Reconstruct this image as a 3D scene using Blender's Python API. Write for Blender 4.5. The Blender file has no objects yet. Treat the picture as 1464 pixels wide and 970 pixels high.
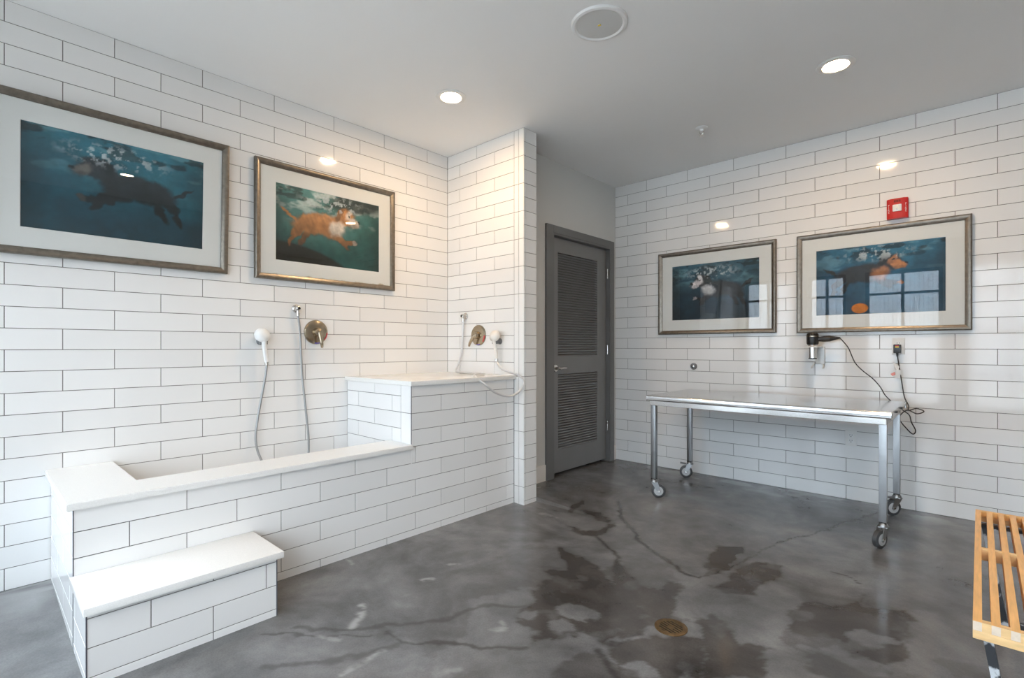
import bpy, bmesh, math, random
import numpy as np
from mathutils import Vector, Matrix

random.seed(7)
C = bpy.context.scene.collection
SC = bpy.context.scene

# ------------------------------------------------------------------ camera
FPX, CX, CY, TH, EYE = 720.61649, 732.0, 496.79906, 0.74782, 1.12959
cam = bpy.data.cameras.new('camera')
cam_o = bpy.data.objects.new('camera', cam)
C.objects.link(cam_o)
cam.sensor_fit = 'HORIZONTAL'
cam.sensor_width = 36.0
cam.lens = 36.0 * FPX / 1464.0
cam.shift_x = 0.0
cam.shift_y = (CY - 485.0) / 1464.0
cam.clip_start = 0.02
cam_o.location = (0, 0, EYE)
cam_o.rotation_euler = (math.pi / 2, 0, TH)
SC.camera = cam_o

# ------------------------------------------------------------------ sky, exposure
W = bpy.data.worlds.new('world')
SC.world = W
W.use_nodes = True
bg = W.node_tree.nodes['Background']
bg.inputs[0].default_value = (0.80, 0.90, 1.0, 1)
bg.inputs[1].default_value = 11.5
SC.view_settings.view_transform = 'Standard'
SC.view_settings.look = 'None'
SC.view_settings.gamma = 1.0
SC.view_settings.use_curve_mapping = False
SC.view_settings.exposure = 0.50
try:
    SC.cycles.use_denoising = True
    SC.cycles.max_bounces = 10
    SC.cycles.diffuse_bounces = 6
    SC.cycles.sample_clamp_indirect = 6.0
    SC.cycles.caustics_reflective = False
    SC.cycles.caustics_refractive = False
except Exception:
    pass

# ------------------------------------------------------------------ photograph geometry
XL, YR, YB, XP, XD, ZC = -3.31108, 2.76529, 4.44407, -2.44728, -2.70129, 2.7432
YW, XR = -1.0, 2.3            # window wall behind the camera, wall at the right
CO, HT = 0.1016, 0.2032       # tile course, half tile
_F = Vector((-math.sin(TH), math.cos(TH), 0)); _R = Vector((math.cos(TH), math.sin(TH), 0))
_O = Vector((0, 0, EYE))
def ray(x, y): return _F + _R * ((x - CX) / FPX) - Vector((0, 0, 1)) * ((y - CY) / FPX)
def onX(v, x, y): d = ray(x, y); return _O + d * ((v - _O.x) / d.x)
def onY(v, x, y): d = ray(x, y); return _O + d * ((v - _O.y) / d.y)
def onZ(v, x, y): d = ray(x, y); return _O + d * ((v - _O.z) / d.z)

# window openings in the wall behind the camera (portals guide the daylight through them)
WINS = [(-3.22, -2.42), (-2.18, -1.62), (-1.36, -0.40), (-0.14, 0.82), (1.08, 2.04)]
WZ0, WZ1 = 0.22, 2.34
for a, b in WINS:
    pl = bpy.data.lights.new('window_portal', 'AREA')
    pl.shape = 'RECTANGLE'; pl.size = b - a; pl.size_y = WZ1 - WZ0
    pl.cycles.is_portal = True
    po = bpy.data.objects.new('window_portal', pl); C.objects.link(po)
    po.location = ((a + b) / 2, YW - 0.12, (WZ0 + WZ1) / 2)
    po.rotation_euler = (math.pi / 2, 0, 0)      # -Z of the lamp looks towards +Y

# ------------------------------------------------------------------ materials
def mat(name, col=(0.8, 0.8, 0.8), rough=0.5, metal=0.0, spec=0.5, noise=None, bump=None, coat=0.0):
    """noise=(scale, amount) varies the colour, bump=(scale, strength, distance) the relief"""
    m = bpy.data.materials.new(name); m.use_nodes = True
    nt = m.node_tree; b = nt.nodes['Principled BSDF']
    b.inputs['Base Color'].default_value = (*col, 1)
    b.inputs['Roughness'].default_value = rough
    b.inputs['Metallic'].default_value = metal
    b.inputs['Specular IOR Level'].default_value = spec
    b.inputs['Coat Weight'].default_value = coat
    if noise or bump:
        tc = nt.nodes.new('ShaderNodeTexCoord')
    if noise:
        n = nt.nodes.new('ShaderNodeTexNoise'); n.inputs['Scale'].default_value = noise[0]; n.inputs['Detail'].default_value = 5
        mp = nt.nodes.new('ShaderNodeMapping')
        if len(noise) > 2: mp.inputs['Scale'].default_value = noise[2]
        nt.links.new(tc.outputs['Object'], mp.inputs[0]); nt.links.new(mp.outputs[0], n.inputs['Vector'])
        r = nt.nodes.new('ShaderNodeMapRange')
        r.inputs['From Min'].default_value = 0.25; r.inputs['From Max'].default_value = 0.75
        r.inputs['To Min'].default_value = 1 - noise[1]; r.inputs['To Max'].default_value = 1 + noise[1]
        nt.links.new(n.outputs['Fac'], r.inputs['Value'])
        v = nt.nodes.new('ShaderNodeVectorMath'); v.operation = 'SCALE'
        v.inputs[0].default_value = col
        nt.links.new(r.outputs[0], v.inputs['Scale']); nt.links.new(v.outputs[0], b.inputs['Base Color'])
    if bump:
        n2 = nt.nodes.new('ShaderNodeTexNoise'); n2.inputs['Scale'].default_value = bump[0]; n2.inputs['Detail'].default_value = 2
        nt.links.new(tc.outputs['Object'], n2.inputs['Vector'])
        bp = nt.nodes.new('ShaderNodeBump'); bp.inputs['Strength'].default_value = bump[1]; bp.inputs['Distance'].default_value = bump[2]
        nt.links.new(n2.outputs['Fac'], bp.inputs['Height']); nt.links.new(bp.outputs[0], b.inputs['Normal'])
    return m

def emit(name, col, s):
    m = bpy.data.materials.new(name); m.use_nodes = True
    nt = m.node_tree; nt.nodes.clear()
    e = nt.nodes.new('ShaderNodeEmission'); e.inputs[0].default_value = (*col, 1); e.inputs[1].default_value = s
    o = nt.nodes.new('ShaderNodeOutputMaterial'); nt.links.new(e.outputs[0], o.inputs[0])
    return m

def glass_mat(name, ior=1.5):
    m = bpy.data.materials.new(name); m.use_nodes = True
    nt = m.node_tree; nt.nodes.clear()
    lw = nt.nodes.new('ShaderNodeLayerWeight'); lw.inputs[0].default_value = 0.5
    pw = nt.nodes.new('ShaderNodeMath'); pw.operation = 'POWER'; pw.inputs[1].default_value = 5.0
    f0 = ((ior - 1) / (ior + 1)) ** 2 * 1.8      # two faces of the pane
    fr = nt.nodes.new('ShaderNodeMath'); fr.operation = 'MULTIPLY_ADD'; fr.inputs[1].default_value = 1 - f0; fr.inputs[2].default_value = f0
    nt.links.new(lw.outputs['Facing'], pw.inputs[0]); nt.links.new(pw.outputs[0], fr.inputs[0])
    t = nt.nodes.new('ShaderNodeBsdfTransparent'); t.inputs[0].default_value = (0.96, 0.97, 0.97, 1)
    g = nt.nodes.new('ShaderNodeBsdfGlossy'); g.inputs['Roughness'].default_value = 0.0
    mx = nt.nodes.new('ShaderNodeMixShader'); o = nt.nodes.new('ShaderNodeOutputMaterial')
    nt.links.new(fr.outputs[0], mx.inputs[0]); nt.links.new(t.outputs[0], mx.inputs[1]); nt.links.new(g.outputs[0], mx.inputs[2])
    nt.links.new(mx.outputs[0], o.inputs[0])
    return m

def attr_mat(name, rough=0.5, spec=0.5):
    m = bpy.data.materials.new(name); m.use_nodes = True
    nt = m.node_tree; b = nt.nodes['Principled BSDF']
    a = nt.nodes.new('ShaderNodeAttribute'); a.attribute_name = 'ink'
    nt.links.new(a.outputs['Color'], b.inputs['Base Color'])
    b.inputs['Roughness'].default_value = rough; b.inputs['Specular IOR Level'].default_value = spec
    return m

M = {}
def tile_material():
    m = mat('white_glazed_tile', (0.80, 0.795, 0.785), 0.065, bump=(14, 0.06, 0.004))
    nt = m.node_tree; b = nt.nodes['Principled BSDF']
    oi = nt.nodes.new('ShaderNodeObjectInfo')
    r = nt.nodes.new('ShaderNodeMapRange'); r.inputs['To Min'].default_value = 0.965; r.inputs['To Max'].default_value = 1.02
    v = nt.nodes.new('ShaderNodeVectorMath'); v.operation = 'SCALE'; v.inputs[0].default_value = (0.80, 0.795, 0.785)
    nt.links.new(oi.outputs['Random'], r.inputs['Value']); nt.links.new(r.outputs[0], v.inputs['Scale'])
    nt.links.new(v.outputs[0], b.inputs['Base Color'])
    return m
M['tile'] = tile_material()
M['grout'] = mat('grey_grout', (0.13, 0.12, 0.11), 0.9)
M['paint'] = mat('ceiling_paint', (0.85, 0.85, 0.85), 0.7, spec=0.3, noise=(1.2, 0.015))
M['wallpaint'] = mat('wall_paint', (0.60, 0.60, 0.585), 0.6, spec=0.3)
M['trimpaint'] = mat('baseboard_paint', (0.74, 0.71, 0.67), 0.4)
M['quartz'] = mat('white_quartz', (0.80, 0.79, 0.765), 0.14, noise=(260, 0.05))
M['metaltrim'] = mat('edge_trim', (0.10, 0.10, 0.12), 0.4)
M['doorgrey'] = mat('grey_door_paint', (0.190, 0.192, 0.196), 0.38, noise=(5, 0.04))
M['doorgrey2'] = mat('grey_casing_paint', (0.150, 0.151, 0.153), 0.4, noise=(5, 0.04))
M['nickel'] = mat('brushed_nickel', (0.62, 0.60, 0.57), 0.25, metal=1)
M['bronze'] = mat('brushed_bronze_nickel', (0.42, 0.35, 0.26), 0.20, metal=1)
M['steel'] = mat('stainless_steel', (0.66, 0.66, 0.66), 0.17, metal=1)
M['steelleg'] = mat('brushed_steel_leg', (0.34, 0.345, 0.35), 0.36, metal=1, noise=(8, 0.06))
M['chrome'] = mat('chrome', (0.8, 0.8, 0.8), 0.07, metal=1)
M['whiteplastic'] = mat('white_plastic', (0.80, 0.80, 0.79), 0.3)
M['ivory'] = mat('ivory_plastic', (0.76, 0.73, 0.68), 0.35)
M['outlet'] = mat('outlet_plastic', (0.78, 0.77, 0.75), 0.3)
M['black'] = mat('black_plastic', (0.012, 0.012, 0.012), 0.32)
M['cord'] = mat('black_rubber_cord', (0.02, 0.016, 0.014), 0.5)
M['darkhole'] = mat('dark_slot', (0.01, 0.01, 0.01), 0.8)
M['greyplastic'] = mat('grey_plastic', (0.16, 0.165, 0.17), 0.4)
M['tyre'] = mat('grey_rubber_tyre', (0.055, 0.058, 0.062), 0.5)
M['hub'] = mat('light_grey_hub', (0.50, 0.51, 0.52), 0.35)
M['hose'] = mat('ribbed_metal_hose', (0.34, 0.34, 0.34), 0.36, metal=0.8)
M['hosewhite'] = mat('pale_ribbed_hose', (0.66, 0.66, 0.66), 0.34, metal=0.35)
M['red'] = mat('red_alarm_plastic', (0.52, 0.012, 0.010), 0.35)
M['redmark'] = mat('red_mark', (0.6, 0.02, 0.04), 0.4)
M['bluemark'] = mat('blue_mark', (0.10, 0.09, 0.45), 0.4)
M['yellow'] = mat('yellow_label', (0.75, 0.55, 0.05), 0.4)
M['pinktag'] = mat('pink_tag_print', (0.75, 0.25, 0.20), 0.5)
M['lens'] = mat('strobe_lens', (0.75, 0.75, 0.75), 0.12)
M['speakergrille'] = mat('speaker_grille', (0.60, 0.60, 0.59), 0.7)
M['speakerring'] = mat('speaker_ring', (0.78, 0.78, 0.78), 0.45)
M['mat'] = mat('white_mat_board', (0.76, 0.76, 0.74), 0.8)
M['backing'] = mat('frame_backing', (0.2, 0.18, 0.15), 0.8)
M['frame'] = mat('pewter_frame', (0.21, 0.185, 0.155), 0.36, metal=0.9, noise=(40, 0.22, (1, 1, 1)))
M['glass'] = glass_mat('picture_glass', 1.42)
M['wglass'] = glass_mat('window_glass', 1.45)
M['wframe'] = mat('dark_window_frame', (0.05, 0.05, 0.055), 0.4)
M['wood'] = mat('honey_maple', (0.78, 0.44, 0.155), 0.38, noise=(18, 0.18, (6, 0.6, 6)))
M['woodlight'] = mat('pale_maple', (0.72, 0.47, 0.22), 0.42, noise=(22, 0.14, (1, 5, 5)))
M['endgrain'] = mat('end_grain', (0.66, 0.54, 0.42), 0.55, noise=(60, 0.12))
M['drain'] = mat('tarnished_brass', (0.15, 0.095, 0.045), 0.45, metal=0.6, noise=(45, 0.4))
M['cladding'] = mat('corrugated_cladding', (0.62, 0.65, 0.68), 0.5)
M['asphalt'] = mat('concrete_yard', (0.42, 0.41, 0.39), 0.9, noise=(3, 0.1))
M['lamp'] = emit('lamp_lens', (1.0, 0.68, 0.38), 300.0)
M['baffle'] = mat('lamp_baffle', (0.80, 0.76, 0.70), 0.35)

def worn_black():
    m = mat('worn_black_paint', (0.015, 0.015, 0.017), 0.45)
    nt = m.node_tree; b = nt.nodes['Principled BSDF']
    tc = nt.nodes.new('ShaderNodeTexCoord'); n = nt.nodes.new('ShaderNodeTexNoise')
    n.inputs['Scale'].default_value = 16; n.inputs['Detail'].default_value = 6
    nt.links.new(tc.outputs['Object'], n.inputs['Vector'])
    r = nt.nodes.new('ShaderNodeValToRGB')
    r.color_ramp.elements[0].position = 0.50; r.color_ramp.elements[0].color = (0.018, 0.019, 0.022, 1)
    r.color_ramp.elements[1].position = 0.54; r.color_ramp.elements[1].color = (0.50, 0.51, 0.52, 1)
    nt.links.new(n.outputs['Fac'], r.inputs[0]); nt.links.new(r.outputs[0], b.inputs['Base Color'])
    return m
M['wornblack'] = worn_black()
M['blackpaint'] = mat('black_paint', (0.014, 0.015, 0.017), 0.4)

def stained_mat():
    """mat board with brown water stains creeping up from its lower edge"""
    m = mat('stained_mat_board', (0.76, 0.76, 0.74), 0.8)
    nt = m.node_tree; b = nt.nodes['Principled BSDF']
    tc = nt.nodes.new('ShaderNodeTexCoord'); sp = nt.nodes.new('ShaderNodeSeparateXYZ')
    nt.links.new(tc.outputs['Object'], sp.inputs[0])
    n = nt.nodes.new('ShaderNodeTexNoise'); n.inputs['Scale'].default_value = 9; n.inputs['Detail'].default_value = 6
    nt.links.new(tc.outputs['Object'], n.inputs['Vector'])
    h = nt.nodes.new('ShaderNodeMapRange'); h.inputs['From Min'].default_value = -0.345; h.inputs['From Max'].default_value = -0.30
    h.inputs['To Min'].default_value = 0.12; h.inputs['To Max'].default_value = -0.35
    nt.links.new(sp.outputs['Z'], h.inputs['Value'])
    a = nt.nodes.new('ShaderNodeMath'); a.operation = 'ADD'
    nt.links.new(n.outputs['Fac'], a.inputs[0]); nt.links.new(h.outputs[0], a.inputs[1])
    r = nt.nodes.new('ShaderNodeValToRGB')
    r.color_ramp.elements[0].position = 0.55; r.color_ramp.elements[0].color = (0.76, 0.76, 0.74, 1)
    r.color_ramp.elements[1].position = 0.70; r.color_ramp.elements[1].color = (0.34, 0.22, 0.09, 1)
    nt.links.new(a.outputs[0], r.inputs[0]); nt.links.new(r.outputs[0], b.inputs['Base Color'])
    return m
M['stainedmat'] = stained_mat()

def floor_material():
    m = bpy.data.materials.new('polished_concrete'); m.use_nodes = True
    nt = m.node_tree; b = nt.nodes['Principled BSDF']
    def node(t, **k):
        n = nt.nodes.new(t)
        for a, v in k.items(): n.inputs[a].default_value = v
        return n
    L = nt.links.new
    tc = nt.nodes.new('ShaderNodeTexCoord')
    n1 = node('ShaderNodeTexNoise', Scale=1.7, Detail=8.0, Roughness=0.62, Distortion=0.8)
    n2 = node('ShaderNodeTexNoise', Scale=6.0, Detail=5.0, Roughness=0.55)
    n3 = node('ShaderNodeTexNoise', Scale=160.0, Detail=3.0)
    for n in (n1, n2, n3): L(tc.outputs['Object'], n.inputs['Vector'])
    r1 = nt.nodes.new('ShaderNodeValToRGB')
    e = r1.color_ramp.elements
    e[0].position = 0.30; e[0].color = (0.075, 0.074, 0.074, 1)
    e[1].position = 0.70; e[1].color = (0.185, 0.185, 0.188, 1)
    L(n1.outputs['Fac'], r1.inputs[0])
    def scale_by(col, fac, lo, hi, f0=0.3, f1=0.7):
        r = node('ShaderNodeMapRange'); r.inputs['From Min'].default_value = f0; r.inputs['From Max'].default_value = f1
        r.inputs['To Min'].default_value = lo; r.inputs['To Max'].default_value = hi
        L(fac, r.inputs['Value'])
        v = nt.nodes.new('ShaderNodeVectorMath'); v.operation = 'SCALE'
        L(col, v.inputs[0]); L(r.outputs[0], v.inputs['Scale']); return v.outputs[0]
    c = scale_by(r1.outputs[0], n2.outputs['Fac'], 0.74, 1.26)
    c = scale_by(c, n3.outputs['Fac'], 0.90, 1.10)
    wet = nt.nodes.new('ShaderNodeAttribute'); wet.attribute_name = 'wet'
    crk = nt.nodes.new('ShaderNodeAttribute'); crk.attribute_name = 'crack'
    sal = nt.nodes.new('ShaderNodeAttribute'); sal.attribute_name = 'scuff'
    def mix(fac, a, bcol):
        x = nt.nodes.new('ShaderNodeMix'); x.data_type = 'RGBA'
        L(fac, x.inputs['Factor']); L(a, x.inputs['A'])
        if isinstance(bcol, tuple): x.inputs['B'].default_value = (*bcol, 1)
        else: L(bcol, x.inputs['B'])
        return x.outputs['Result']
    v = nt.nodes.new('ShaderNodeVectorMath'); v.operation = 'MULTIPLY'; v.inputs[1].default_value = (0.46, 0.42, 0.39)
    L(c, v.inputs[0])
    c = mix(wet.outputs['Fac'], c, v.outputs[0])
    c = mix(crk.outputs['Fac'], c, (0.030, 0.027, 0.025))
    c = mix(sal.outputs['Fac'], c, (0.34, 0.34, 0.34))
    L(c, b.inputs['Base Color'])
    ro = node('ShaderNodeMapRange'); ro.inputs['To Min'].default_value = 0.225; ro.inputs['To Max'].default_value = 0.11
    L(wet.outputs['Fac'], ro.inputs['Value'])
    ad = nt.nodes.new('ShaderNodeMath'); ad.operation = 'MULTIPLY_ADD'; ad.inputs[1].default_value = 0.05
    L(n2.outputs['Fac'], ad.inputs[0]); L(ro.outputs[0], ad.inputs[2])
    sb = nt.nodes.new('ShaderNodeMath'); sb.operation = 'SUBTRACT'; sb.inputs[1].default_value = 0.03
    L(ad.outputs[0], sb.inputs[0]); L(sb.outputs[0], b.inputs['Roughness'])
    b.inputs['Specular IOR Level'].default_value = 0.55
    bp = nt.nodes.new('ShaderNodeBump'); bp.inputs['Strength'].default_value = 0.12; bp.inputs['Distance'].default_value = 0.01
    L(n2.outputs['Fac'], bp.inputs['Height']); L(bp.outputs[0], b.inputs['Normal'])
    return m
M['floor'] = floor_material()

# ------------------------------------------------------------------ mesh helpers
def tag(o, label=None, cat=None, group=None, kind=None):
    if label: o['label'] = label
    if cat: o['category'] = cat
    if group: o['group'] = group
    if kind: o['kind'] = kind
    return o

def empty(name, loc, label=None, cat=None, group=None):
    o = bpy.data.objects.new(name, None); C.objects.link(o); o.location = loc
    o.empty_display_size = 0.05
    return tag(o, label, cat, group)

def wloc(o):
    p = Vector((0, 0, 0))
    while o is not None: p += o.location; o = o.parent
    return p

class MB:
    """collects shapes given in world coordinates; build() links them as one mesh object"""
    def __init__(s): s.bm = bmesh.new()
    def box(s, lo, hi, bev=0.0, seg=2):
        lo, hi = Vector(lo), Vector(hi)
        r = bmesh.ops.create_cube(s.bm, size=1.0)
        d = hi - lo
        for v in r['verts']: v.co = Vector(((v.co.x + .5) * d.x + lo.x, (v.co.y + .5) * d.y + lo.y, (v.co.z + .5) * d.z + lo.z))
        if bev > 0:
            es = list({e for v in r['verts'] for e in v.link_edges})
            bmesh.ops.bevel(s.bm, geom=es, offset=bev, segments=seg, affect='EDGES', profile=0.6)
        return s
    def poly(s, pts, depth_vec):
        """extrude a planar outline"""
        a = [s.bm.verts.new(Vector(p)) for p in pts]; b = [s.bm.verts.new(Vector(p) + Vector(depth_vec)) for p in pts]
        s.bm.faces.new(a); s.bm.faces.new(list(reversed(b)))
        n = len(a)
        for i in range(n):
            s.bm.faces.new((a[(i + 1) % n], a[i], b[i], b[(i + 1) % n]))
        return s
    def _rings(s, rings, closed_ends=True, loop=True):
        vs = [[s.bm.verts.new(p) for p in r] for r in rings]
        n = len(vs[0])
        for i in range(len(vs) - 1):
            for j in range(n if loop else n - 1):
                k = (j + 1) % n
                s.bm.faces.new((vs[i][j], vs[i][k], vs[i + 1][k], vs[i + 1][j]))
        if closed_ends:
            s.bm.faces.new(list(reversed(vs[0]))); s.bm.faces.new(vs[-1])
        return s
    def tube(s, pts, r, n=10, smooth=6):
        """round tube through points; r a number or one radius per point"""
        P = [Vector(p) for p in pts]
        rr = list(r) if hasattr(r, '__len__') else [r] * len(P)
        if smooth > 1 and len(P) > 2:
            Q, RR = [], []
            for i in range(len(P) - 1):
                p0, p1, p2, p3 = P[max(i - 1, 0)], P[i], P[i + 1], P[min(i + 2, len(P) - 1)]
                for k in range(smooth):
                    t = k / smooth
                    Q.append(0.5 * ((2 * p1) + (p2 - p0) * t + (2 * p0 - 5 * p1 + 4 * p2 - p3) * t * t + (3 * p1 - p0 - 3 * p2 + p3) * t ** 3))
                    RR.append(rr[i] * (1 - t) + rr[i + 1] * t)
            Q.append(P[-1]); RR.append(rr[-1]); P, rr = Q, RR
        T = [(P[min(i + 1, len(P) - 1)] - P[max(i - 1, 0)]).normalized() for i in range(len(P))]
        u = T[0].orthogonal().normalized(); rings = []
        for p, t, q in zip(P, T, rr):
            u = (u - t * u.dot(t)).normalized(); w = t.cross(u)
            rings.append([p + (u * math.cos(2 * math.pi * k / n) + w * math.sin(2 * math.pi * k / n)) * q for k in range(n)])
        return s._rings(rings)
    def lathe(s, c, axis, prof, n=24):
        """prof: list of (distance along axis, radius)"""
        c, a = Vector(c), Vector(axis).normalized()
        u = a.orthogonal().normalized(); w = a.cross(u)
        rings = [[c + a * h + (u * math.cos(2 * math.pi * k / n) + w * math.sin(2 * math.pi * k / n)) * max(r, 1e-4) for k in range(n)] for h, r in prof]
        return s._rings(rings)
    def ellipsoid(s, c, rad, rot=None, n=14):
        r = bmesh.ops.create_uvsphere(s.bm, u_segments=n * 2, v_segments=n, radius=1.0)
        for v in r['verts']:
            q = Vector((v.co.x * rad[0], v.co.y * rad[1], v.co.z * rad[2]))
            if rot: q = rot @ q
            v.co = q + Vector(c)
        return s
    def torus(s, c, axis, R, r, n=32, m=8):
        c, a = Vector(c), Vector(axis).normalized(); u = a.orthogonal().normalized(); w = a.cross(u)
        rings = []
        for i in range(n + 1):
            t = 2 * math.pi * i / n; d = u * math.cos(t) + w * math.sin(t)
            rings.append([c + d * (R + r * math.cos(2 * math.pi * k / m)) + a * (r * math.sin(2 * math.pi * k / m)) for k in range(m)])
        s._rings(rings, False); bmesh.ops.remove_doubles(s.bm, verts=s.bm.verts[:], dist=1e-6)
        return s
    def build(s, name, m, parent=None, label=None, smooth=35, kind=None, keep=False):
        base = wloc(parent) if parent is not None else Vector((0, 0, 0))
        bmesh.ops.recalc_face_normals(s.bm, faces=s.bm.faces[:])
        me = bpy.data.meshes.new(name)
        if parent is None and not keep:
            # origin at the middle of the base
            xs = [v.co for v in s.bm.verts]
            lo = Vector((min(p.x for p in xs), min(p.y for p in xs), min(p.z for p in xs)))
            hi = Vector((max(p.x for p in xs), max(p.y for p in xs), max(p.z for p in xs)))
            base = Vector(((lo.x + hi.x) / 2, (lo.y + hi.y) / 2, lo.z))
        for v in s.bm.verts: v.co -= base
        s.bm.to_mesh(me); s.bm.free()
        if smooth:
            me.polygons.foreach_set('use_smooth', [True] * len(me.polygons))
            try: me.set_sharp_from_angle(angle=math.radians(smooth))
            except Exception: pass
        me.materials.append(M[m])
        o = bpy.data.objects.new(name, me); C.objects.link(o)
        if parent is not None: o.parent = parent
        elif not keep: o.location = base
        return tag(o, label, None, None, kind)

def struct(name, mb, m, smooth=0):
    return mb.build(name, m, None, smooth=smooth, kind='structure', keep=True)

# ------------------------------------------------------------------ tiles
_tiles = {}
def tile_mesh(w, h):
    key = (round(w, 3), round(h, 3))
    if key in _tiles: return _tiles[key]
    t, c = 0.007, 0.0009
    def ring(ix, y): return [(-w / 2 + ix, y, -h / 2 + ix), (w / 2 - ix, y, -h / 2 + ix), (w / 2 - ix, y, h / 2 - ix), (-w / 2 + ix, y, h / 2 - ix)]
    vs = ring(0, t) + ring(0, c) + ring(c, 0)
    fs = [(8, 9, 10, 11)]
    for a in (0, 4):
        for j in range(4):
            k = (j + 1) % 4
            fs.append((a + j, a + k, a + 4 + k, a + 4 + j))
    me = bpy.data.meshes.new('tile'); me.from_pydata(vs, [], fs); me.update()
    bm = bmesh.new(); bm.from_mesh(me); bmesh.ops.recalc_face_normals(bm, faces=bm.faces[:])
    if not any(f.normal.y < -0.9 for f in bm.faces): bmesh.ops.reverse_faces(bm, faces=bm.faces[:])
    bm.to_mesh(me); bm.free()
    me.materials.append(M['tile']); _tiles[key] = me
    return me

GAP = 0.0030
def tile_run(parent, facing, plane, u0, u1, rows, joint, pitch=2 * HT, skip=None, gap=GAP, limit=None, name='tile', u_first=None):
    """rows: list of (row index, z0, z1); joint(row) -> a joint position; facing '+X' or '-Y'.
    limit: pieces starting past this u are joined into one part"""
    base = wloc(parent); rest = []
    for r, z0, z1 in rows:
        off = joint(r)
        cuts = [u0]
        k = math.ceil((u0 - off) / pitch)
        while off + k * pitch < u1 - 0.018:
            q = off + k * pitch
            if q > u0 + 0.018 and (u_first is None or q > u_first): cuts.append(q)
            k += 1
        cuts.append(u1)
        for a, b in zip(cuts[:-1], cuts[1:]):
            if skip and skip(a, b, z0, z1): continue
            w, h = b - a - gap, z1 - z0 - gap
            u, z = (a + b) / 2, (z0 + z1) / 2
            if limit is not None and a > limit: rest.append((u, z, w, h)); continue
            o = bpy.data.objects.new(name, tile_mesh(w, h)); C.objects.link(o)
            o.parent = parent
            tx, tz = random.gauss(0, 0.0011), random.gauss(0, 0.0009)
            if facing == '-Y':
                o.location = Vector((u, plane, z)) - base; o.rotation_euler = (tx, 0, tz)
            else:
                o.location = Vector((plane, u, z)) - base; o.rotation_euler = (tx, 0, math.pi / 2 + tz)
    if rest:
        mb = MB()
        for u, z, w, h in rest:
            if facing == '-Y': mb.box((u - w / 2, plane, z - h / 2), (u + w / 2, plane + 0.006, z + h / 2))
            else: mb.box((plane - 0.006, u - w / 2, z - h / 2), (plane, u + w / 2, z + h / 2))
        mb.build('tile_field', 'tile', parent, smooth=0, kind='stuff')

COURSES = [(c, ZC - (c + 1) * CO, ZC - c * CO) for c in range(27)]
RC = 0.0022     # grout recess

# ------------------------------------------------------------------ floor
def smooth01(t): t = np.clip(t, 0, 1); return t * t * (3 - 2 * t)
def vnoise(x, y, seed):
    rs = np.random.RandomState(seed); g = rs.rand(256, 256)
    xi = np.floor(x).astype(int); yi = np.floor(y).astype(int)
    fx = x - xi; fy = y - yi; fx = fx * fx * (3 - 2 * fx); fy = fy * fy * (3 - 2 * fy)
    a = g[xi % 256, yi % 256]; b = g[(xi + 1) % 256, yi % 256]; c = g[xi % 256, (yi + 1) % 256]; d = g[(xi + 1) % 256, (yi + 1) % 256]
    return (a * (1 - fx) + b * fx) * (1 - fy) + (c * (1 - fx) + d * fx) * fy
def fbm(x, y, seed, octv=5, gain=0.5):
    s = 0; a = 1; t = 0
    for i in range(octv):
        s = s + a * vnoise(x * 2 ** i + 17.3 * i, y * 2 ** i + 9.1 * i, seed + i); t += a; a *= gain
    return s / t

DRAIN = (-0.94, 1.985)
def fz_np(x, y):
    e = np.minimum(x - XL, YB - y)
    e = np.minimum(e, np.where(y > 2.91, x - XD, 9))
    e = np.minimum(e, y + 0.9)
    z = -0.030 * smooth01(e / 0.95)
    d = np.hypot(x - DRAIN[0], y - DRAIN[1])
    return z - 0.006 * smooth01(1 - d / 0.8)
def fz(x, y): return float(fz_np(np.array([x]), np.array([y]))[0])

def poly_sd(px, py, poly):
    """signed distance, positive inside"""
    n = len(poly); d = np.full(px.shape, 1e9); inside = np.zeros(px.shape, bool)
    for i in range(n):
        ax, ay = poly[i]; bx, by = poly[(i + 1) % n]
        ex, ey = bx - ax, by - ay; wx, wy = px - ax, py - ay
        t = np.clip((wx * ex + wy * ey) / (ex * ex + ey * ey + 1e-12), 0, 1)
        d = np.minimum(d, np.hypot(wx - ex * t, wy - ey * t))
        c = ((ay > py) != (by > py)) & (px < (bx - ax) * (py - ay) / (by - ay + 1e-12) + ax)
        inside ^= c
    return np.where(inside, d, -d)
def line_d(px, py, pts):
    d = np.full(px.shape, 1e9)
    for (ax, ay), (bx, by) in zip(pts[:-1], pts[1:]):
        ex, ey = bx - ax, by - ay; wx, wy = px - ax, py - ay
        t = np.clip((wx * ex + wy * ey) / (ex * ex + ey * ey + 1e-12), 0, 1)
        d = np.minimum(d, np.hypot(wx - ex * t, wy - ey * t))
    return d
def fl_pts(ox, oy, sc, pts):
    out = []
    for x, y in pts:
        p = onZ(-0.03, ox + x / sc, oy + y / sc); out.append((p.x, p.y))
    return out

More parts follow.
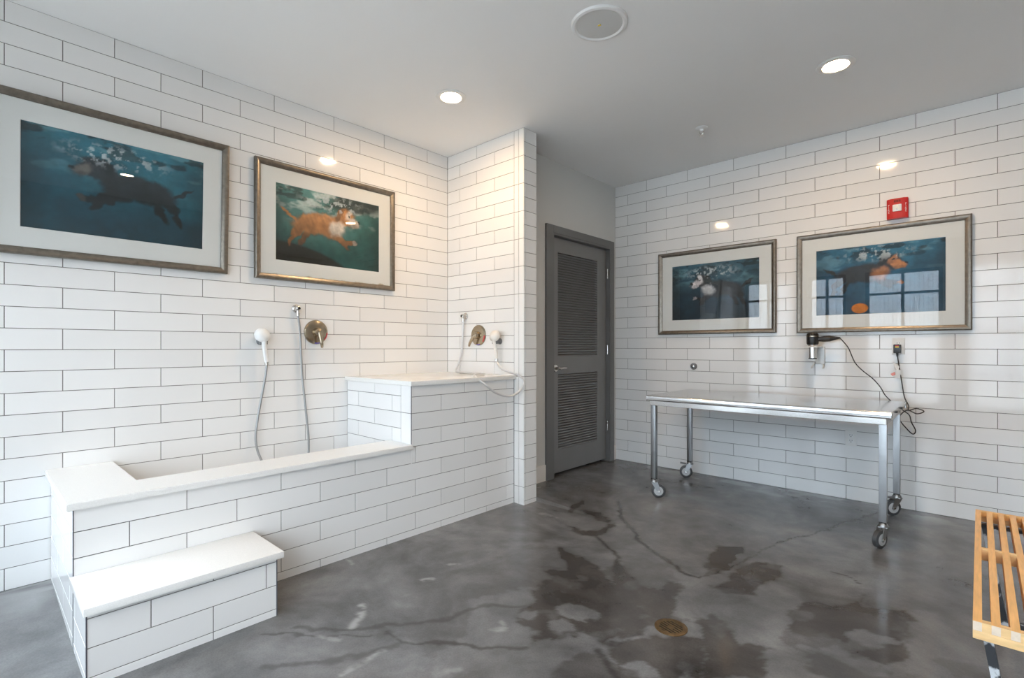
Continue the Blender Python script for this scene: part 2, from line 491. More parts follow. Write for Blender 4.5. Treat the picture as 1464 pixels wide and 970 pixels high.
def build_floor():
    xs = np.concatenate([[XL - 0.1], np.arange(XL, 1.0, 0.011), np.arange(1.0, XR + 0.2, 0.15)])
    ys = np.concatenate([np.arange(YW - 0.1, 0.3, 0.10), np.arange(0.3, YB, 0.011), [YB, YB + 0.1]])
    X, Y = np.meshgrid(xs, ys); nx, ny = len(xs), len(ys)
    Z = fz_np(X, Y)
    co = np.stack([X, Y, Z], -1).reshape(-1, 3)
    i = np.arange(ny - 1)[:, None] * nx + np.arange(nx - 1)[None, :]
    quads = np.stack([i, i + 1, i + nx + 1, i + nx], -1).reshape(-1, 4)
    me = bpy.data.meshes.new('floor')
    me.vertices.add(len(co)); me.vertices.foreach_set('co', co.ravel())
    me.loops.add(quads.size); me.loops.foreach_set('vertex_index', quads.ravel())
    me.polygons.add(len(quads)); me.polygons.foreach_set('loop_start', np.arange(0, quads.size, 4)); me.polygons.foreach_set('loop_total', np.full(len(quads), 4))
    me.update(); me.polygons.foreach_set('use_smooth', np.ones(len(quads), bool))
    px, py = co[:, 0], co[:, 1]
    w1 = fbm(px * 5, py * 5, 3) - 0.5; w2 = fbm(px * 5 + 40, py * 5 + 11, 9) - 0.5
    f1 = fbm(px * 26, py * 26, 21) - 0.5
    f2 = fbm(px * 26 + 70, py * 26 + 31, 23) - 0.5
    qx, qy = px + 0.075 * w1 + 0.06 * f1, py + 0.075 * w2 + 0.06 * f2
    A = lambda p: fl_pts(700, 680, 3.343, p)
    B = lambda p: fl_pts(1000, 660, 3.13, p)
    D = lambda p: fl_pts(380, 720, 3.853, p)
    wets = [
        A([(325, 345), (440, 385), (520, 440), (575, 520), (590, 460), (600, 395), (640, 450), (690, 520), (740, 540), (800, 545), (850, 500), (925, 515), (900, 590), (870, 650), (890, 690), (800, 690), (760, 730), (690, 760), (600, 770), (540, 800), (430, 750), (330, 780), (230, 790), (240, 740), (160, 700), (150, 640), (240, 600), (200, 560), (250, 530), (250, 490), (300, 475), (260, 445), (330, 455), (390, 440), (340, 390)]),
        A([(365, 245), (460, 262), (540, 255), (590, 225), (600, 240), (545, 275), (500, 290), (440, 285), (390, 262)]),
        A([(450, 178), (520, 185), (590, 215), (570, 228), (500, 205)]),
        A([(370, 170), (460, 128), (455, 145), (385, 182)]),
        B([(60, 380), (185, 385), (165, 450), (100, 500), (30, 510), (50, 440)]),
        B([(160, 490), (260, 455), (360, 465), (355, 520), (280, 550), (250, 590), (160, 590), (60, 560), (130, 530)]),
        B([(380, 680), (500, 630), (640, 650), (720, 630), (740, 600), (770, 660), (920, 670), (945, 700), (930, 800), (830, 780), (700, 740), (650, 770), (690, 810), (600, 790), (520, 760), (480, 790), (390, 760)]),
        B([(160, 800), (300, 830), (240, 850), (180, 830)]),
        B([(650, 840), (780, 850), (930, 800), (940, 910), (860, 930), (760, 890)]),
        A([(560, 800), (740, 770), (860, 770), (1000, 770), (1000, 960), (900, 930), (780, 970), (640, 970), (600, 900)]),
        B([(0, 700), (60, 680), (120, 720), (150, 800), (260, 860), (270, 960), (0, 970)]),
    ]
    wet = np.zeros(len(co))
    edge = np.zeros(len(co))
    for P in wets:
        sd = poly_sd(qx, qy, P)
        wet = np.maximum(wet, smooth01((sd + 0.005) / 0.011))
        edge = np.maximum(edge, np.exp(-(sd / 0.012) ** 2) * 0.35)
    # dry islands inside
    for c, r in [((420, 650), 0.085), ((195, 670), 0.05), ((345, 725), 0.06), ((555, 450), 0.04), ((730, 910), 0.06), ((600, 890), 0.035)]:
        q = A([c])[0]; wet *= 1 - smooth01((r - np.hypot(qx - q[0], (qy - q[1]) * 1.2)) / 0.012)
    isl = B([(710, 650), (740, 605), (870, 620), (905, 650), (800, 668)])
    wet *= 1 - smooth01((poly_sd(qx, qy, isl) + 0.004) / 0.014)
    wet *= smooth01((fbm(px * 9 + 5, py * 9, 55) - 0.30) / 0.10) * 0.35 + 0.65
    # blotches of damp over the middle of the room
    n = fbm(px * 2.2 + 3, py * 2.2, 77, 6, 0.55)
    reg = smooth01(1 - np.hypot((px + 0.6) / 1.7, (py - 1.75) / 1.2)) ** 0.5
    wet = np.maximum(wet, 0.75 * smooth01((n - 0.545) / 0.03) * reg)
    cr = np.zeros(len(co))
    lines = [
        (A([(620, 130), (630, 200), (690, 270), (700, 310), (790, 370), (860, 410), (920, 460), (1000, 490)]), 0.013, 0.8),
        (B([(0, 520), (70, 505), (180, 460), (250, 420), (330, 370), (450, 340), (560, 310), (700, 270), (800, 250)]), 0.009, 0.55),
        (A([(500, 285), (570, 350), (600, 380), (600, 460)]), 0.018, 0.6),
        (D([(180, 680), (300, 692), (450, 700), (700, 680), (900, 655), (1020, 640), (1110, 590), (1200, 555), (1330, 565), (1460, 570)]), 0.016, 0.45),
        (D([(670, 720), (780, 770), (920, 765), (1050, 762), (1200, 800), (1330, 790), (1460, 790)]), 0.013, 0.6),
        (D([(0, 905), (200, 880), (380, 870), (560, 840), (700, 790), (780, 770)]), 0.022, 0.4),
        (D([(0, 725), (120, 715), (180, 725), (330, 735), (600, 740)]), 0.007, 0.5),
        (A([(520, 830), (560, 880), (600, 930), (630, 970)]), 0.02, 0.6),
        (A([(560, 800), (640, 790), (700, 750)]), 0.012, 0.55),
        (B([(590, 490), (660, 510), (730, 550)]), 0.008, 0.6),
        (A([(220, 155), (300, 170), (370, 180)]), 0.006, 0.4),
    ]
    for P, wd, am in lines:
        d = line_d(px + 0.045 * w1 + 0.040 * f1, py + 0.045 * w2 + 0.040 * f2, P)
        vw = wd * (0.35 + 1.1 * fbm(px * 7 + 3, py * 7, 13, 4))
        cr = np.maximum(cr, min(1, am * 1.2) * smooth01(1.3 - d / vw))
    cr = np.maximum(cr, edge * 0.6)
    sc = np.zeros(len(co))
    for P, wd, am in [(D([(480, 680), (520, 620), (530, 560)]), 0.020, 0.8), (D([(850, 425), (915, 420)]), 0.02, 0.7), (D([(1250, 700), (1310, 690)]), 0.015, 0.6), (D([(1300, 650), (1315, 670)]), 0.012, 0.5),
                      (D([(300, 735), (400, 762)]), 0.014, 0.5), (D([(420, 945), (540, 880), (650, 815)]), 0.016, 0.6), (A([(255, 185), (310, 205)]), 0.03, 0.35), (A([(40, 740), (75, 735)]), 0.02, 0.6),
                      (D([(460, 310), (480, 335)]), 0.012, 0.5), (D([(1000, 930), (1060, 920)]), 0.02, 0.4), (D([(1020, 335), (1060, 330)]), 0.015, 0.5)]:
        d = line_d(px + 0.03 * w1, py + 0.03 * w2, P)
        sc = np.maximum(sc, am * smooth01(1.3 - d / wd) * smooth01((fbm(px * 30, py * 30, 5) - 0.32) / 0.25))
    # pale limescale band along the foot of the far tiles and in the near left corner
    band = smooth01(1 - (YB - py) / 0.42) * smooth01((fbm(px * 4, py * 9, 31, 6, 0.6) - 0.48) / 0.12)
    corner = smooth01(1 - np.hypot(px - XL, py - 0.3) / 0.55) * smooth01((fbm(px * 6, py * 6, 41, 6, 0.6) - 0.45) / 0.15)
    sc = np.maximum(sc, np.maximum(band * 0.55 * (px > -2.3), corner * 0.7))
    for nm, a in (('wet', wet), ('crack', cr), ('scuff', sc)):
        at = me.attributes.new(nm, 'FLOAT', 'POINT'); at.data.foreach_set('value', np.clip(a, 0, 1).astype(np.float32))
    me.materials.append(M['floor'])
    o = bpy.data.objects.new('floor', me); C.objects.link(o); tag(o, kind='structure')
    return o
floor = build_floor()

# ------------------------------------------------------------------ room shell
struct('ceiling', MB().box((XL - 0.2, YW - 0.2, ZC), (XR + 0.2, YB + 0.2, ZC + 0.12)), 'paint')

wall_left = struct('wall_left', MB().box((XL - 0.15, YW - 0.2, -0.08), (XL - RC, YR + 0.3, ZC)), 'grout')
Y0 = 0.11235
def left_skip(a, b, z0, z1):
    if a > 1.83 and z1 < 0.89: return True
    if a > 0.26 and z1 < 0.16: return True
    return False
tile_run(wall_left, '+X', XL, YW, YR, COURSES, lambda c: Y0 + HT * (c % 2), skip=left_skip)

# the stub wall that closes the wash bay
wall_stub = struct('wall_stub', MB().box((XL - 0.15, YR + RC, -0.08), (XP - RC, 2.910, ZC)), 'grout')
X0R = -3.15557
tile_run(wall_stub, '-Y', YR, XL, -2.544, [r for r in COURSES if r[2] > 0.93], lambda c: X0R + HT * ((c + 1) % 2))
tile_run(wall_stub, '-Y', YR, -2.544, XP, [(j, max(ZC - (j + 1) * HT, -0.035), ZC - j * HT) for j in range(14)], lambda c: -9.0)
tile_run(wall_stub, '+X', XP, YR, 2.910, COURSES + [(27, -0.035, 0.0)], lambda c: -9.0)

# painted wall with the louvred door
DY0, DY1, DZ1 = 3.432, 4.318, 2.100
CY0, CY1, CZ1 = 3.322, 4.395, 2.182
struct('wall_door', MB().box((XD - 0.15, 2.910, -0.08), (XD, DY0 - 0.012, ZC)).box((XD - 0.15, DY1 + 0.012, -0.08), (XD, YB + 0.15, ZC)).box((XD - 0.15, DY0 - 0.012, DZ1 + 0.012), (XD, DY1 + 0.012, ZC)), 'wallpaint')

struct('door_light_block', MB().box((XD - 0.30, 2.80, -0.08), (XD - 0.20, YB + 0.15, ZC)).box((XD - 0.30, YB + 0.05, -0.08), (XD, YB + 0.15, ZC)), 'wallpaint')  # unseen panels added behind the door to stop outside light leaking in
wall_back = struct('wall_back', MB().box((XD - 0.15, YB + RC, -0.08), (XR + 0.15, YB + 0.15, ZC)), 'grout')
X0B = -2.55719
tile_run(wall_back, '-Y', YB, XD, XR, COURSES, lambda c: X0B + HT * ((c + 1) % 2), limit=0.72)

struct('wall_right', MB().box((XR, YW - 0.2, -0.08), (XR + 0.15, YB + 0.15, ZC)), 'wallpaint')
wf = MB()
edges = [XL - 0.15] + [v for w in WINS for v in w] + [XR + 0.15]
for a, b in zip(edges[::2], edges[1::2]): wf.box((a, YW - 0.2, -0.08), (b, YW, ZC))
for a, b in WINS:
    wf.box((a, YW - 0.2, -0.08), (b, YW, WZ0)); wf.box((a, YW - 0.2, WZ1), (b, YW, ZC))
struct('wall_front', wf, 'wallpaint')
for i, (a, b) in enumerate(WINS):
    fr = MB(); t = 0.05
    y0, y1 = YW - 0.11, YW - 0.05
    fr.box((a, y0, WZ0), (a + t, y1, WZ1)).box((b - t, y0, WZ0), (b, y1, WZ1)).box((a + t, y0, WZ0), (b - t, y1, WZ0 + t)).box((a + t, y0, WZ1 - t), (b - t, y1, WZ1))
    w = fr.build('window_%d' % (i + 1), 'wframe', None, smooth=0, kind='structure', keep=True)
    xm = (a + b) / 2
    MB().box((xm - 0.018, y0, WZ0 + t), (xm + 0.018, y1, WZ1 - t)).build('muntin', 'wframe', w, smooth=0)
    for zm in (1.98, 1.36, 0.74):
        MB().box((a + t, y0 + 0.005, zm - 0.018), (xm - 0.018, y1 - 0.005, zm + 0.018)).build('muntin', 'wframe', w, smooth=0)
        MB().box((xm + 0.018, y0 + 0.005, zm - 0.018), (b - t, y1 - 0.005, zm + 0.018)).build('muntin', 'wframe', w, smooth=0)
    mb = MB(); mb.bm.faces.new([mb.bm.verts.new(p) for p in ((a + t, YW - 0.08, WZ0 + t), (b - t, YW - 0.08, WZ0 + t), (b - t, YW - 0.08, WZ1 - t), (a + t, YW - 0.08, WZ1 - t))])
    mb.build('pane', 'wglass', w, smooth=0)

# what the windows look out on: a yard and a metal-clad building (seen mirrored in the picture glass)
struct('ground_outside', MB().box((-30, -40, -0.2), (30, YW - 0.2, -0.1)), 'asphalt')
cl = MB()
pts = []
x = -16.0
while x < 14.0:
    pts += [(x, -13.0), (x + 0.09, -13.0), (x + 0.12, -13.05), (x + 0.21, -13.05)]; x += 0.24
front = [cl.bm.verts.new((p[0], p[1], -0.1)) for p in pts]; top = [cl.bm.verts.new((p[0], p[1], 5.2)) for p in pts]
for k in range(len(pts) - 1): cl.bm.faces.new((front[k], front[k + 1], top[k + 1], top[k]))
cl.box((-16, -20, -0.1), (14, -13.06, 5.2))
b_o = cl.build('metal_building', 'cladding', None, smooth=0)
tag(b_o, 'pale corrugated metal building across the yard, mirrored in the picture glass', 'building')

# ------------------------------------------------------------------ door
def build_door():
    xf = XD - 0.028                     # face of the leaf, set back in the jamb
    d = MB()
    st = 0.105
    def rail(z0, z1): d.box((xf - 0.035, DY0 + 0.1, z0), (xf, DY1 - 0.14, z1))
    d.box((xf - 0.035, DY0, 0.022), (xf, 3.538, DZ1 - 0.004)); d.box((xf - 0.035, 4.165, 0.022), (xf, DY1 - 0.003, DZ1 - 0.004))
    for z0, z1 in ((0.022, 0.225), (0.893, 1.046), (1.968, DZ1 - 0.004)): d.box((xf - 0.035, 3.538, z0), (xf, 4.165, z1))
    door = d.build('door_1', 'doorgrey', None, smooth=0, kind='structure', keep=True)
    MB().box((xf - 0.034, 3.538, 0.225), (xf - 0.030, 4.165, 0.893)).box((xf - 0.034, 3.538, 1.046), (xf - 0.030, 4.165, 1.968)).build('louvre_back', 'doorgrey2', door, smooth=0)
    me = None
    def slats(z0, z1, n):
        nonlocal me
        p = (z1 - z0) / n
        for k in range(n):
            z = z0 + (k + 0.5) * p
            if me is None:
                mb = MB(); L = 4.165 - 3.538
                mb.poly([(-0.024, -L / 2, 0.003), (-0.024, -L / 2, 0.007), (-0.004, -L / 2, -0.000), (-0.002, -L / 2, -0.002), (-0.002, -L / 2, -0.009), (-0.006, -L / 2, -0.009)], (0, L, 0))
                o = mb.build('slat', 'doorgrey', door, smooth=0); me = o.data
            else:
                o = bpy.data.objects.new('slat', me); C.objects.link(o); o.parent = door
            o.location = (xf, (3.538 + 4.165) / 2, z)
            if z > 1.6 and z < 1.625: o.rotation_euler = (0.012, 0, 0)
    slats(1.046, 1.968, 40); slats(0.225, 0.893, 29)
    # lever handle
    h = MB(); c = Vector((xf, 3.497, 0.945))
    h.lathe(c, (1, 0, 0), [(0, 0.034), (0.006, 0.034), (0.012, 0.029), (0.014, 0.014), (0.045, 0.012), (0.046, 0.001)])
    hd = h.build('rose', 'nickel', door)
    MB().tube([c + Vector((0.042, -0.012, 0)), c + Vector((0.048, 0.02, 0)), c + Vector((0.046, 0.07, 0.002)), c + Vector((0.043, 0.11, 0.001))], [0.011, 0.012, 0.010, 0.008], n=12).build('lever', 'nickel', hd)
    for z in (1.86, 1.105, 0.352):
        MB().tube([(XD - 0.012, DY1 + 0.004, z - 0.047), (XD - 0.012, DY1 + 0.004, z + 0.047)], 0.009, n=12, smooth=1).build('hinge', 'nickel', door)
build_door()
tr = MB(); xo = XD + 0.022
tr.box((XD, CY0, -0.03), (xo, DY0 - 0.020, CZ1), 0.003).box((XD, DY1 + 0.016, -0.02), (xo, CY1, CZ1), 0.003).box((XD, DY0 - 0.020, DZ1 + 0.016), (xo, DY1 + 0.016, CZ1), 0.003)
trim1 = struct('trim_1', tr, 'doorgrey2')
jb = MB()
jb.box((XD - 0.10, DY0 - 0.020, -0.03), (xo - 0.004, DY0 - 0.004, DZ1 + 0.016)).box((XD - 0.10, DY1 + 0.002, -0.03), (xo - 0.004, DY1 + 0.016, DZ1 + 0.016)).box((XD - 0.10, DY0 - 0.004, DZ1), (xo - 0.004, DY1 + 0.002, DZ1 + 0.016))
jb.build('jamb', 'doorgrey2', trim1, smooth=0)
struct('baseboard_door', MB().box((XD, 2.912, -0.03), (XD + 0.014, CY0 - 0.002, 0.135), 0.003).box((XD, CY1 + 0.002, -0.02), (XD + 0.014, YB - 0.001, 0.140), 0.003), 'trimpaint')

# ------------------------------------------------------------------ wash tub, raised platform, step
XF = -2.544
TB = [0.012 + CO * j for j in range(-1, 10)]         # course lines of the tub cladding
JF = lambda j: 0.447 + HT * ((j % 2))                # row 4 (z .42-.52) has joints at the odd half tiles
def tub_rows(z0, z1):
    out = []
    for j in range(-1, 9):
        a, b = max(0.012 + CO * j, z0), min(0.012 + CO * (j + 1), z1)
        if b - a > 0.010: out.append((j, a, b))
    return out
TY0, TY1 = 0.272, 1.838
SLT = 0.536; SLB = 0.508
tub = empty('dog_wash_tub', (-2.93, 1.05, -0.03), 'low white tiled dog wash tub with a quartz rim, open basin', 'tub')
b = MB()
b.box((XF - 0.22, TY0 + 0.004, -0.04), (XF - RC, TY1 - 0.001, SLB - 0.002))               # front wall
b.box((XL + 0.003, TY0 + RC, -0.04), (XF - RC, TY0 + 0.24, SLB - 0.002))          # left wall
b.box((XL + 0.003, TY0 + 0.24, -0.04), (XF - 0.22, TY1, 0.13))
b.build('body', 'grout', tub, smooth=0)
bs = MB()
bs.box((XF - 0.222, TY0 + 0.242, 0.13), (XF - 0.218, TY1, SLB - 0.003)).box((XL + 0.004, TY0 + 0.236, 0.13), (XF - 0.22, TY0 + 0.243, SLB - 0.003)).box((XL + 0.004, TY0 + 0.242, 0.128), (XF - 0.22, TY1, 0.140))
bs.build('basin', 'quartz', tub, smooth=0)
KF = lambda j: 0.447 + HT * ((j + 1) % 2)
SEAM = lambda j: 0.447 + HT * (7 if j % 2 == 0 else 8)        # below the rim the cladding runs on past the platform's corner
for row in tub_rows(-0.035, 0.518):
    if row[2] > SLB:
        tile_run(tub, '+X', XF, TY0, TY1, [(row[0], row[1], SLB)], KF); continue
    tile_run(tub, '+X', XF, TY0, SEAM(row[0]), [row], KF)
tile_run(tub, '-Y', TY0, XL + 0.003, XF, tub_rows(-0.035, SLB), lambda j: XF - 0.30 - HT * (j % 2))
MB().box((XF - 0.002, TY0 - 0.0015, -0.035), (XF + 0.0015, TY0 + 0.002, SLB)).build('edge_trim', 'metaltrim', tub, smooth=0)
rim = MB()
ox, oy = XF + 0.024, TY0 - 0.022
ix, iy = -2.763, 0.513
rim.poly([(XL + 0.001, oy, SLB), (ox, oy, SLB), (ox, TY1 - 0.002, SLB), (ix, TY1 - 0.002, SLB), (ix, iy, SLB), (XL + 0.001, iy, SLB)], (0, 0, SLT - SLB))
bmesh.ops.recalc_face_normals(rim.bm, faces=rim.bm.faces[:])
bmesh.ops.bevel(rim.bm, geom=rim.bm.edges[:], offset=0.003, segments=2, affect='EDGES')
rim.build('rim_slab', 'quartz', tub, label='white speckled quartz rim slab')

PZT, PZB = 0.922, 0.893
plat = empty('wash_platform', (-2.93, 2.3, -0.03), 'tall white tiled wash platform with quartz top beside the stub wall', 'platform')
MB().box((XL + 0.003, TY1 + RC, -0.04), (XF - RC, YR - 0.001, PZB)).build('body', 'grout', plat, smooth=0)
for row in tub_rows(-0.035, PZB):
    if row[1] < 0.50 and row[2] <= SLB: tile_run(plat, '+X', XF, SEAM(row[0]), YR - 0.001, [row], KF)
    elif row[0] % 2 == 0 and row[1] > 0.5: tile_run(plat, '+X', XF, TY1, YR - 0.001, [row], lambda j: KF(j) + 2 * HT, u_first=2.0)
    else: tile_run(plat, '+X', XF, TY1, YR - 0.001, [row], KF)
tile_run(plat, '-Y', TY1, XL + 0.003, -2.653, tub_rows(0.13, PZB), lambda j: -2.653 - 0.30 - HT * (j % 2))
tile_run(plat, '-Y', TY1, -2.653, XF, [(k, max(0.13, 0.012 + CO + HT * k), min(PZB, 0.012 + CO + HT * (k + 1))) for k in range(0, 4)], lambda j: -9)
MB().box((XF - 0.002, TY1 - 0.0015, SLT), (XF + 0.0015, TY1 + 0.002, PZB)).build('edge_trim', 'metaltrim', plat, smooth=0)
MB().box((XL + 0.001, TY1 - 0.018, PZB), (XF + 0.024, YR - 0.001, PZT), 0.003).build('top_slab', 'quartz', plat, label='white quartz top slab')

SX1, SY1 = -2.225, 0.905
step = empty('wash_step', (-2.38, 0.6, -0.03), 'low white tiled step with quartz tread before the wash tub', 'step')
STB, STT = 0.224, 0.252
MB().box((XF + 0.001, TY0 + RC, -0.04), (SX1 - RC, SY1 - RC, STB)).build('body', 'grout', step, smooth=0)
srows = [(0, -0.035, 0.000), (1, 0.000, 0.1016), (2, 0.1016, 0.2032), (3, 0.2032, STB)]
sj = [0.66, 0.66, 0.455, 0.66]
tile_run(step, '+X', SX1, TY0, SY1, srows, lambda r: sj[r])
tile_run(step, '-Y', TY0, XF + 0.001, SX1, srows, lambda r: -9)
for yy in (TY0, SY1): MB().box((SX1 - 0.002, yy - 0.002, -0.035), (SX1 + 0.0015, yy + 0.002, STB)).build('edge_trim', 'metaltrim', step, smooth=0)
# right-hand side of the step (faces away from the camera)
sr = MB(); sr.box((XF + 0.001, SY1 - RC, -0.035), (SX1, SY1, STB)); sr.build('side_panel', 'tile', step, smooth=0)
MB().box((XF + 0.001, TY0 - 0.012, STB), (SX1 + 0.032, SY1 + 0.018, STT), 0.003).build('tread_slab', 'quartz', step, label='white quartz tread slab')

# ------------------------------------------------------------------ framed prints
def stamp(a, U, V, cx, cy, rx, ry, col, rot=0.0, soft=0.25, amt=1.0, wob=None):
    """soft ellipse of colour; U right, V up, in metres"""
    c, s = math.cos(rot), math.sin(rot)
    du, dv = U - cx, V - cy
    if wob is not None: du = du + wob[0]; dv = dv + wob[1]
    p, q = (c * du + s * dv) / rx, (-s * du + c * dv) / ry
    m = amt * smooth01((1 - np.hypot(p, q)) / soft + 0.5)
    return a * (1 - m[..., None]) + np.array(col) * m[..., None]

def water(U, V, seed, deep, mid, light):
    n = fbm(U * 7 + 3, V * 16, seed, 5); n2 = fbm(U * 3, V * 4 + 7, seed + 30, 4)
    t = smooth01(0.45 + 0.9 * V / 0.25 * 0.5 + (n2 - 0.5) * 1.2)
    a = np.array(deep) * (1 - t[..., None]) + np.array(mid) * t[..., None]
    k = smooth01((n - 0.52) / 0.14) * smooth01((V + 0.02) / 0.20)
    a = a * (1 - 0.65 * k[..., None]) + np.array(light) * 0.65 * k[..., None]
    d = smooth01((fbm(U * 9, V * 22 + 3, seed + 60, 5) - 0.55) / 0.1) * smooth01((V - 0.08) / 0.12)
    a = a * (1 - 0.7 * d[..., None])
    vig = 1 - 0.55 * smooth01((np.abs(U) / 0.38 - 0.6) / 0.5)
    return a * vig[..., None]

def paddler(a, U, V, seed, cx, cy, s, body, pale, flip=1, belly=None):
    """a plain generic four-legged swimmer seen from the side, softly lit from the surface"""
    w = ((fbm(U * 26, V * 26, seed, 4, 0.6) - 0.5) * 0.035 * s, (fbm(U * 26 + 9, V * 26, seed + 5, 4, 0.6) - 0.5) * 0.035 * s)
    f = flip; body = np.array(body); pale = np.array(pale)
    back = a.copy()
    d = np.zeros_like(a); al = np.zeros(U.shape)
    def put(x, y, rx, ry, r, col, soft=0.45, amt=1.0, cover=True):
        nonlocal d, al
        c, sn = math.cos(f * r), math.sin(f * r)
        du, dv = U - (cx + f * x * s) + w[0], V - (cy + y * s) + w[1]
        m = amt * smooth01((1 - np.hypot((c * du + sn * dv) / (rx * s), (-sn * du + c * dv) / (ry * s))) / soft + 0.5)
        d = d * (1 - m[..., None]) + np.array(col) * m[..., None]
        if cover: al = np.maximum(al, m)
    # far legs, tail, trunk, near legs, neck, head
    put(-0.17, -0.085, 0.060, 0.016, 1.0, body * 0.45); put(0.035, -0.075, 0.065, 0.017, -0.6, body * 0.5)
    put(-0.255, 0.020, 0.055, 0.010, -0.6, body * 0.8)
    put(-0.10, 0.000, 0.135, 0.060, 0.18, body)
    put(-0.02, -0.005, 0.075, 0.062, 0.3, body)
    put(-0.205, -0.055, 0.050, 0.026, 0.7, body * 0.9); put(-0.235, -0.105, 0.040, 0.013, 1.2, body * 0.8)
    put(0.030, -0.060, 0.055, 0.024, -0.5, body * 0.95); put(0.085, -0.075, 0.045, 0.014, 0.15, body * 0.85); put(0.125, -0.070, 0.016, 0.012, 0.1, pale * 0.8)
    put(0.035, 0.035, 0.060, 0.045, 0.6, body)
    put(0.075, 0.060, 0.058, 0.050, 0.0, body)
    if belly is not None:
        put(0.020, -0.010, 0.045, 0.040, 0.3, belly, 0.9, 0.9); put(0.085, 0.080, 0.016, 0.035, -0.5, belly, 0.8, 0.8)
    put(0.120, 0.042, 0.040, 0.027, -0.25, pale, 0.6); put(0.125, 0.026, 0.030, 0.010, -0.25, pale * 0.5, 0.8, 0.7)
    put(0.030, 0.072, 0.020, 0.040, -0.45, body * 0.45, 0.6)
    put(0.156, 0.050, 0.011, 0.010, 0.0, (0.008, 0.008, 0.008), 0.5); put(0.090, 0.074, 0.007, 0.007, 0.0, (0.004, 0.004, 0.004), 0.5)
    # light from above, fur grain, water veil
    lit = 0.70 + 0.55 * smooth01((V - cy) / (0.10 * s) * 0.5 + 0.45)
    fur = 0.65 + 0.75 * fbm(U * 60 + V * 30, V * 22 - U * 10, seed + 40, 4, 0.6)
    d = d * (lit * fur)[..., None] + back * 0.10
    a = back * (1 - al[..., None]) + d * al[..., None]
    bb = smooth01((fbm(U * 42, V * 42, seed + 80, 5, 0.6) - 0.52) / 0.10) * smooth01(1.25 - np.hypot((U - cx) / (0.20 * s), (V - cy - 0.125 * s) / (0.055 * s)))
    return a * (1 - 0.75 * bb[..., None]) + np.array((0.50, 0.55, 0.58)) * 0.75 * bb[..., None]

def print_mesh(kind, w, h):
    nu, nv = 190, 126
    u = np.linspace(-w / 2, w / 2, nu); v = np.linspace(-h / 2, h / 2, nv); U, V = np.meshgrid(u, v)
    if kind == 1:
        a = water(U, V, 11, (0.010, 0.055, 0.085), (0.018, 0.13, 0.18), (0.10, 0.26, 0.31))
        a = paddler(a, U, V, 12, -0.02, 0.02, 1.15, (0.014, 0.014, 0.016), (0.10, 0.085, 0.075), -1)
    elif kind == 2:
        a = water(U, V, 22, (0.016, 0.085, 0.080), (0.07, 0.20, 0.19), (0.55, 0.60, 0.58))
        a = stamp(a, U, V, -0.20, -0.24, 0.34, 0.10, (0.012, 0.014, 0.012), -0.2, 0.2)
        a = stamp(a, U, V, 0.20, 0.22, 0.20, 0.07, (0.02, 0.03, 0.03), 0.1, 0.5, 0.9)
        a = paddler(a, U, V, 23, 0.02, 0.03, 1.25, (0.36, 0.15, 0.045), (0.50, 0.40, 0.34), 1, (0.62, 0.55, 0.48))
    elif kind == 3:
        a = water(U, V, 33, (0.014, 0.032, 0.050), (0.035, 0.10, 0.14), (0.14, 0.28, 0.33))
        a = paddler(a, U, V, 34, -0.02, 0.02, 1.15, (0.020, 0.018, 0.020), (0.55, 0.50, 0.50), -1, (0.58, 0.55, 0.55))
    else:
        a = water(U, V, 44, (0.014, 0.060, 0.115), (0.025, 0.13, 0.21), (0.12, 0.27, 0.36))
        a = paddler(a, U, V, 45, 0.00, 0.05, 1.1, (0.022, 0.018, 0.018), (0.42, 0.17, 0.06), 1, (0.40, 0.16, 0.06))
        a = stamp(a, U, V, -0.10, -0.205, 0.050, 0.036, (0.75, 0.22, 0.015), 0, 0.12)
    gr = 0.62 + 0.76 * fbm(U * 22 + kind, V * 22, 90 + kind, 5, 0.6); gr = gr * (1.0 + 0.5 * V / 0.25 * 0.5)
    a = a * gr[..., None]
    co = np.stack([U, np.zeros_like(U), V], -1).reshape(-1, 3)
    i = np.arange(nv - 1)[:, None] * nu + np.arange(nu - 1)[None, :]
    q = np.stack([i, i + 1, i + nu + 1, i + nu], -1).reshape(-1, 4)
    me = bpy.data.meshes.new('print')
    me.vertices.add(len(co)); me.vertices.foreach_set('co', co.ravel())
    me.loops.add(q.size); me.loops.foreach_set('vertex_index', q.ravel())
    me.polygons.add(len(q)); me.polygons.foreach_set('loop_start', np.arange(0, q.size, 4)); me.polygons.foreach_set('loop_total', np.full(len(q), 4))
    me.update()
    at = me.attributes.new('ink', 'FLOAT_COLOR', 'POINT')
    col = np.concatenate([np.clip(a, 0, 1).reshape(-1, 3), np.ones((len(co), 1))], 1)
    at.data.foreach_set('color', col.astype(np.float32).ravel())
    me.materials.append(M['ink'])
    return me
M['ink'] = attr_mat('printed_photo', 0.5, 0.3)

